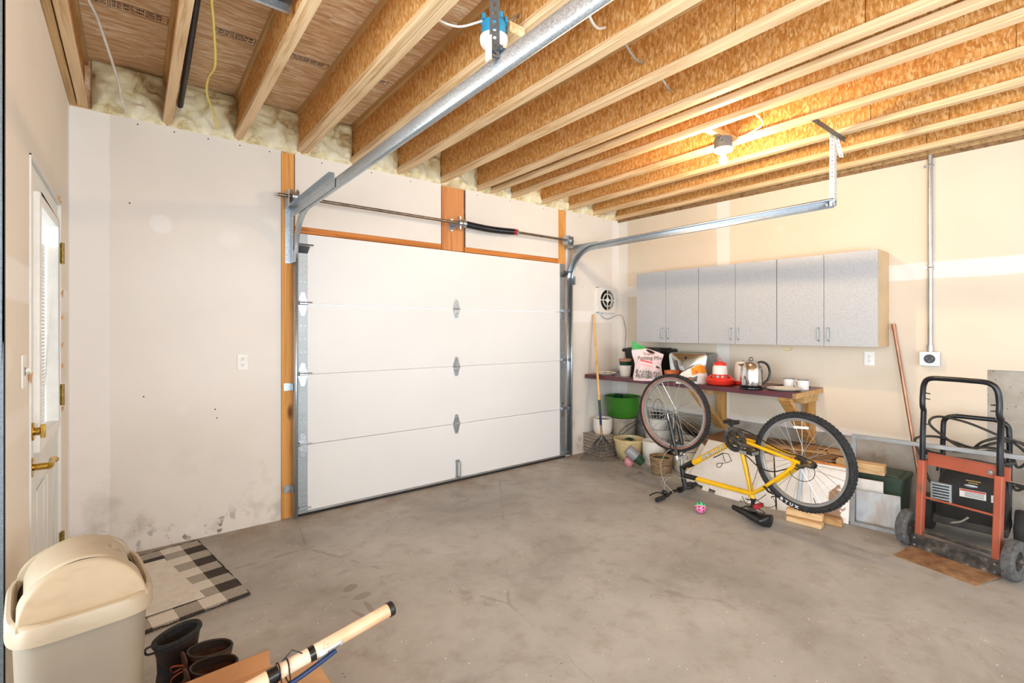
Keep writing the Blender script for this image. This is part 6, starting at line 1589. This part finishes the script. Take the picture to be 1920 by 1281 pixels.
for (p, q) in (((0, 0), (Lr, 0)), ((Lr, 0), (Lr, Wr)), ((0, 0), (0, Wr))):
    n = 24; b.tube([V(p[0] + (q[0] - p[0]) * k / n, sgn * (p[1] + (q[1] - p[1]) * k / n), .008 + .002 * math.sin(k * 1.7)) for k in range(n + 1)], [.0024 + .0007 * (k % 2) for k in range(n + 1)], 8)
b.build('rolled_hem', 'boot_lining', ru)
# pale mat lying on top
mt_ = B()
P4 = [V(.150, 3.66, .013), V(.245, 3.60, .016), V(.335, 2.985, .016), V(.06, 2.89, .013), V(-.14, 3.05, .013), V(-.10, 3.62, .013)]
cx = [V(.03, 3.60, .0), V(.148, 3.61, 0), V(.292, 2.972, 0), V(.03, 2.94, 0), V(-.15, 2.93, 0), V(-.24, 3.3, 0)]
mt_.add([p + V(0, 0, .0135) for p in cx] + [p + V(0, 0, .019) for p in cx], [(5, 4, 3, 2, 1, 0), (6, 7, 8, 9, 10, 11)] + [(k, (k + 1) % 6, 6 + (k + 1) % 6, 6 + k) for k in range(6)])
o = mt_.build('rug_underlay', 'rug_backing', None, loc=(0, 3.2, .013), world=True); tag(o, 'pale grey-white felt piece lying on the checked rug beside the bin', 'rug')
# ---------------------------------------------------------------- swing-top bin
bn = thing('swing_top_bin', 'beige plastic swing-top bin against the left wall by the side door', 'bin', (-.105, 1.475, 0), math.radians(63))
# local x along its long side
def sup(a, b_, p, z, n=64, dx=0, dy=0):
    out = []
    for k in range(n):
        t_ = 2 * PI * k / n; c, s_ = math.cos(t_), math.sin(t_)
        out.append(V(dx + a * math.copysign(abs(c) ** (2 / p), c), dy + b_ * math.copysign(abs(s_) ** (2 / p), s_), z))
    return out
bn.location = (-.118, 1.835, 0); bn.rotation_euler = (0, 0, math.radians(7))
HB = .665
b = B(); b.loft([sup(.110, .165, 5, 0), sup(.116, .172, 5, .02), sup(.136, .190, 5, HB - .02), sup(.136, .190, 5, HB)], cap=False)
b.loft([sup(.110, .165, 5, .0), sup(.02, .02, 2, .0)], cap=False)
b.build('bin_body', 'bin_body_plastic', bn, smooth=50)
b = B(); b.loft([sup(.146, .198, 5, HB - .028), sup(.150, .203, 5, HB - .026), sup(.150, .203, 4.6, HB + .010), sup(.146, .199, 4.4, HB + .020), sup(.138, .191, 4.2, HB + .022), sup(.132, .185, 4, HB + .014), sup(.128, .181, 4, HB + .010)], cap=False)
lid = b.build('lid', 'bin_plastic', bn, smooth=50)
def dome(x, y, Rx=.129, top=.094, y0=-.055, yf=-.184, y1=.155, yb=.184):
    a = top * max(0., 1 - (x / Rx) ** 2) ** .5
    c_ = top * 1.02 * max(0., (y - yf) / (y0 - yf)); d_ = top * 1.1 * max(0., (yb - y) / (yb - y1))
    k = .006      # smooth minimum of the arch and the sloping front and back faces
    def sm(p, q): h = max(0., min(1., .5 + .5 * (q - p) / k)); return q * (1 - h) + p * h - k * h * (1 - h)
    return HB + .010 + max(-.002, sm(sm(a, c_), d_))
b = B()
def hood(u, v):
    an = 2 * PI * u; c, s_ = math.cos(an), math.sin(an); k = v
    x = .1285 * math.copysign(abs(c) ** .5, c) * k; y = .1815 * math.copysign(abs(s_) ** .5, s_) * k
    return V(x, y, dome(x, y))
# fixed hood as a height field on a fine grid
b.grid(lambda u, v: (lambda x, y: V(x, y, HB - .03 if (-.046 < y < .140 and abs(x) < .126) else dome(x, y)))(-.128 + .256 * u, -.181 + .362 * v), 72, 90)
b.build('hood', 'bin_plastic', bn, smooth=75)
b = B()
def flap(u, v):
    t_ = PI * (.035 + .93 * u); x = -.112 * math.cos(t_); y = -.047 + .19 * v
    edge = min(1, v / .05)
    z = HB + .006 + .101 * math.sin(t_) ** .98
    d = ((t_ - 2.36) / .17) ** 2 + ((v - .50) / .12) ** 2
    dent = .06 * math.exp(-d * d * d)
    nrm = V(-math.cos(t_) * -1 * -1, 0, math.sin(t_)); nrm = V(-math.cos(t_), 0, math.sin(t_))
    return V(x, y, z) - nrm * (dent + .004 * (1 - edge)) + nrm * .003
b.grid(flap, 90, 60); b.build('swing_flap', 'bin_plastic', bn, smooth=75, solid=.003)
# ---------------------------------------------------------------- crumpled sack at the picture's left edge
b = B()
def sack(u, v):
    a = 2 * PI * u; r = .075 + .05 * (1 - v) + .022 * noise.noise(V(math.cos(a) * 2, math.sin(a) * 2, v * 7)) + .018 * noise.noise(V(math.cos(a) * 5, math.sin(a) * 5, v * 16))
    return V(-.355 + r * math.cos(a) * 1.25, 1.43 + r * math.sin(a), .765 * v + .045 * noise.noise(V(math.cos(a) * 3, math.sin(a) * 3, 2)) * v)
b.grid(sack, 48, 40); tag(b.build('paper_sack', 'paper_white', None, loc=(-.33, 1.42, 0), world=True, smooth=80, solid=.002), 'crumpled white paper sack cut by the left edge, in front of the bin', 'sack')
# ---------------------------------------------------------------- boots
def shaft_ring(c, rx, ry, z, rot, n=28, lean=0.):
    out = []
    for k in range(n):
        a = 2 * PI * k / n; x = rx * math.cos(a); y = ry * math.sin(a)
        out.append(V(c[0] + x * math.cos(rot) - y * math.sin(rot), c[1] + x * math.sin(rot) + y * math.cos(rot), z + lean * x))
    return out
def boot(name, label, p, rot, h, mat, lin, group=None, laces=False, fur=False, sole='black_rubber'):
    """toe towards local +x"""
    t = thing(name, label, 'boot', p, rot, group)
    R = []
    for z, x0, x1, w in ((.018, -.075, .190, .046), (.05, -.078, .186, .048), (.08, -.076, .150, .045), (.105, -.074, .085, .043), (.14, -.068, .055, .042), (h - .06, -.072, .052, .047), (h - .015, -.080, .060, .053), (h, -.082, .062, .055)):
        cx_ = (x0 + x1) / 2; rx = (x1 - x0) / 2; ring = []
        for k in range(32):
            a = 2 * PI * k / 32; ring.append(V(cx_ + rx * math.cos(a), w * math.copysign(abs(math.sin(a)) ** .85, math.sin(a)), z + (.012 * (math.cos(a)) if z > h - .05 else 0)))
        R.append(ring)
    b = B(); b.loft(R, cap=False); b.build('upper', mat, t, smooth=70, solid=.006)
    b = B(); rr_ = []
    for z in (0, .022):
        rr_.append([V(.058 + .142 * math.cos(2 * PI * k / 36), (.052 + .004 * math.cos(2 * PI * k / 36)) * math.sin(2 * PI * k / 36), z) for k in range(36)])
    b.loft(rr_); b.build('sole', sole, t, smooth=45)
    top = R[-1]
    b = B(); b.tube([q + V(0, 0, .002) for q in top], .009 if fur else .0045, 8, closed=True)
    b.loft([[V((q.x + .01) * .93 - .01, q.y * .90, q.z) for q in top], [V((q.x + .01) * .86 - .01, q.y * .8, h - .13) for q in top]], cap=False); b.build('lining', lin, t, smooth=60)
    b = B(); b.lathe([(.0001, h - .17), (.05, h - .17)], 12) ; b.build('insole', 'dark_gap', t)
    if laces:
        b = B()
        for k in range(6):
            z = .095 + k * (h - .13) / 6; x = .082 - k * .006
            b.tube(bez([(x - .025, -.040, z), (x + .002, -.012, z + .012), (x, .012, z + .004), (x - .022, .040, z + .016)], 4), .0032, 6)
            b.tube(bez([(x - .025, .040, z), (x + .003, .012, z + .012), (x, -.012, z + .004), (x - .022, -.040, z + .016)], 4), .0032, 6)
        b.tube(bez([(.06, -.01, h - .03), (.10, -.04, h - .03), (.09, -.07, h - .07), (.07, -.04, h - .05)], 5), .0032, 6); b.tube(bez([(.06, .01, h - .03), (.11, .0, h - .05), (.10, -.02, h - .11), (.105, -.03, h - .16)], 5), .0032, 6)
        b.build('laces', 'lace_orange', t)
        b = B(); b.grid(lambda u, v: V(.050 + .014 * v + .01, (u - .5) * .07, h - .10 + v * .115 + .01 * math.sin(u * PI)), 6, 6); b.build('tongue', mat, t, smooth=60, solid=.005)
    if fur:
        b = B(); b.tube(bez([V(-.080, .0, h - .035), V(-.104, 0, h - .03), V(-.108, 0, h - .01), V(-.086, 0, h - .004)], 4), .004, 8); b.build('pull_loop', 'boot_dark', t)
    return t
boot('winter_boot', 'dark brown fleece-lined winter boot nearest the rug', (.140, 2.225, 0), math.radians(8), .25, 'boot_brown', 'boot_lining', fur=True)
boot('leather_boot', 'brown lace-up leather boot, farther one of the pair', (.215, 2.115, 0), math.radians(190), .215, 'boot_leather', 'boot_brown', laces=True)
boot('leather_boot', 'brown lace-up leather boot with orange laces, nearer one of the pair', (.214, 1.99, 0), math.radians(190), .222, 'boot_leather', 'boot_brown', laces=True)
boot('rubber_boot', 'black rubber boot at the lower edge, beside the cardboard box', (.285, 1.872, 0), math.radians(186), .185, 'rubber_boot', 'boot_dark')
# ---------------------------------------------------------------- cardboard box and tube
t = thing('cardboard_box', 'open cardboard box at the lower edge with the clear tube lying across', 'box', (.212, 1.655, 0), math.radians(3))
b = B(); X1, Y1, hb = .168, .165, .245
b.bb(-X1, X1, -Y1, Y1, 0, .005)
for (x0, x1, y0, y1) in ((-X1, -X1 + .005, -Y1, Y1), (X1 - .005, X1, -Y1, Y1), (-X1 + .005, X1 - .005, -Y1, -Y1 + .005), (-X1 + .005, X1 - .005, Y1 - .005, Y1)): b.bb(x0, x1, y0, y1, .005, hb)
b.build('body', 'card_brown', t)
for nm, pts in (('right_flap', [V(X1, -Y1, hb), V(X1, Y1, hb), V(X1 + .15, Y1 - .004, hb - .045), V(X1 + .15, -Y1, hb - .045)]), ('back_flap', [V(-X1, Y1, hb), V(X1, Y1, hb), V(X1 - .004, Y1 + .006, hb + .055), V(-X1, Y1 + .006, hb + .055)])):
    b = B(); b.add(pts, [(0, 1, 2, 3)]); b.build('flap', 'card_light' if nm == 'right_flap' else 'card_brown', t, solid=.004)
q0 = V(.722, 1.605, .425); q1 = V(.285, 1.585, .36); qd = (q0 - q1).normalized(); q2 = q1 - qd * .42
t = thing('plastic_tube', 'clear plastic tube with orange print and black end cap lying over the box', 'tube', q2)
b = B(); b.tube([q2, q0 - qd * .018], .0215, 24); b.build('tube', 'tube_print', t, world=True, smooth=50)
b = B(); b.tube([q1 + qd * .03, q1 + qd * .06], .0228, 24); b.build('tape_band', 'black_gloss', t, world=True, smooth=40)
b = B(); b.tube([q0 - qd * .02, q0 - qd * .004, q0], [.0245, .0245, .021], 24); b.build('end_cap', 'black_plastic', t, world=True, smooth=40)
b = B(); b.tube([q1 + qd * .150, q1 + qd * .168], .0228, 24); b.build('tape_band', 'black_gloss', t, world=True, smooth=40)
sd = qd.cross(V(0, 0, 1)).normalized()
b = B(); c_ = q1 + qd * .215
def lab(u, v, r=.0222):
    a = -1.3 + 1.5 * v; n_ = sd * math.cos(a) + V(0, 0, 1) * math.sin(a); return c_ + qd * (u - .5) * .075 + n_ * r
b.grid(lab, 4, 10); l_ = b.build('barcode_label', 'label_white', t, world=True, smooth=60, solid=.0004)
b = B(); random.seed(6); u = .35
while u < .9:
    w = random.choice((.012, .02, .035)); b.grid(lambda a, v, u=u, w=w: lab(u + w * a, .25 + .45 * v, .0227), 1, 4); u += w + random.choice((.015, .025))
b.build('bars', 'ink_black', l_, world=True, smooth=60)
cable('blue_rod', 'blue glossy curved rod strapped underneath the clear tube', [tuple(q1 + qd * .235 + sd * .004 - V(0, 0, .031)), tuple(q1 + qd * .16 + sd * .014 - V(0, 0, .037)), tuple(q1 + qd * .08 + sd * .016 - V(0, 0, .044)), tuple(q1 + qd * -.02 + sd * .01 - V(0, 0, .046)), tuple(q2 - V(0, 0, .045))], .0075, 'pipe_blue', 'rod', n=12)
b = B()
for k in (.06, .085): b.tube([q1 + qd * (k + .0) + (sd * math.cos(a) + V(0, 0, 1) * math.sin(a)) * (.026 + .012 * (math.sin(a) < 0)) for a in [2 * PI * j / 18 for j in range(18)]], .0022, 6, closed=True)
b.tube([q1 + qd * .07 + V(0, 0, .027), q1 + qd * .10 + V(0, 0, .045), q1 + qd * .125 + sd * .02 + V(0, 0, .03)], .0022, 6)
o = b.build('cable_tie', 'black_gloss', None, loc=q1, world=True); tag(o, 'black cable tie fastening the blue rod to the clear tube', 'cable tie')
# ---------------------------------------------------------------- camera, light
cam = bpy.data.cameras.new('camera'); co = bpy.data.objects.new('camera', cam); COL.objects.link(co)
co.location = (0, 0, 1.404); co.rotation_euler = (PI / 2, 0, -math.radians(38))
cam.sensor_width = 36; cam.lens = 908 / 1920 * 36; cam.shift_y = -21.5 / 1920; cam.clip_start = .02
SC.camera = co
def light(name, kind, loc, energy, color, **kw):
    l = bpy.data.lights.new(name, kind); o = bpy.data.objects.new(name, l); COL.objects.link(o)
    o.location = loc; l.energy = energy; l.color = color
    for k, v in kw.items():
        if k == 'rot': o.rotation_euler = v
        else: setattr(l, k, v)
    return o
# daylight through the open doorway behind the photographer
light('daylight_doorway', 'AREA', (2.3, -2.9, 1.3), 260, (.76, .88, 1), shape='RECTANGLE', size=5.2, size_y=2.5, rot=(PI / 2, 0, PI))
light('side_fill', 'AREA', (-2.9, .2, 1.4), 155, (.86, .94, 1), shape='RECTANGLE', size=3., size_y=2., rot=(PI / 2, 0, -PI / 2))  # fill lamp added on the open left side to brighten the room
# soft lamp added in place of a camera flash, aimed up to brighten the joists
light('joist_fill', 'AREA', (1.1, -1.3, 1.3), 62, (.92, .96, 1), shape='DISK', size=.9, rot=(math.radians(148), 0, math.radians(-20)))
w = bpy.data.worlds.new('sky'); SC.world = w; w.use_nodes = True
w.node_tree.nodes['Background'].inputs[0].default_value = (.86, .93, 1, 1)
w.node_tree.nodes['Background'].inputs[1].default_value = 2.6
vs = SC.view_settings; SC.display_settings.display_device = 'sRGB'
vs.view_transform = 'Standard'; vs.look = 'None'; vs.gamma = 1; vs.use_curve_mapping = False; vs.exposure = .33
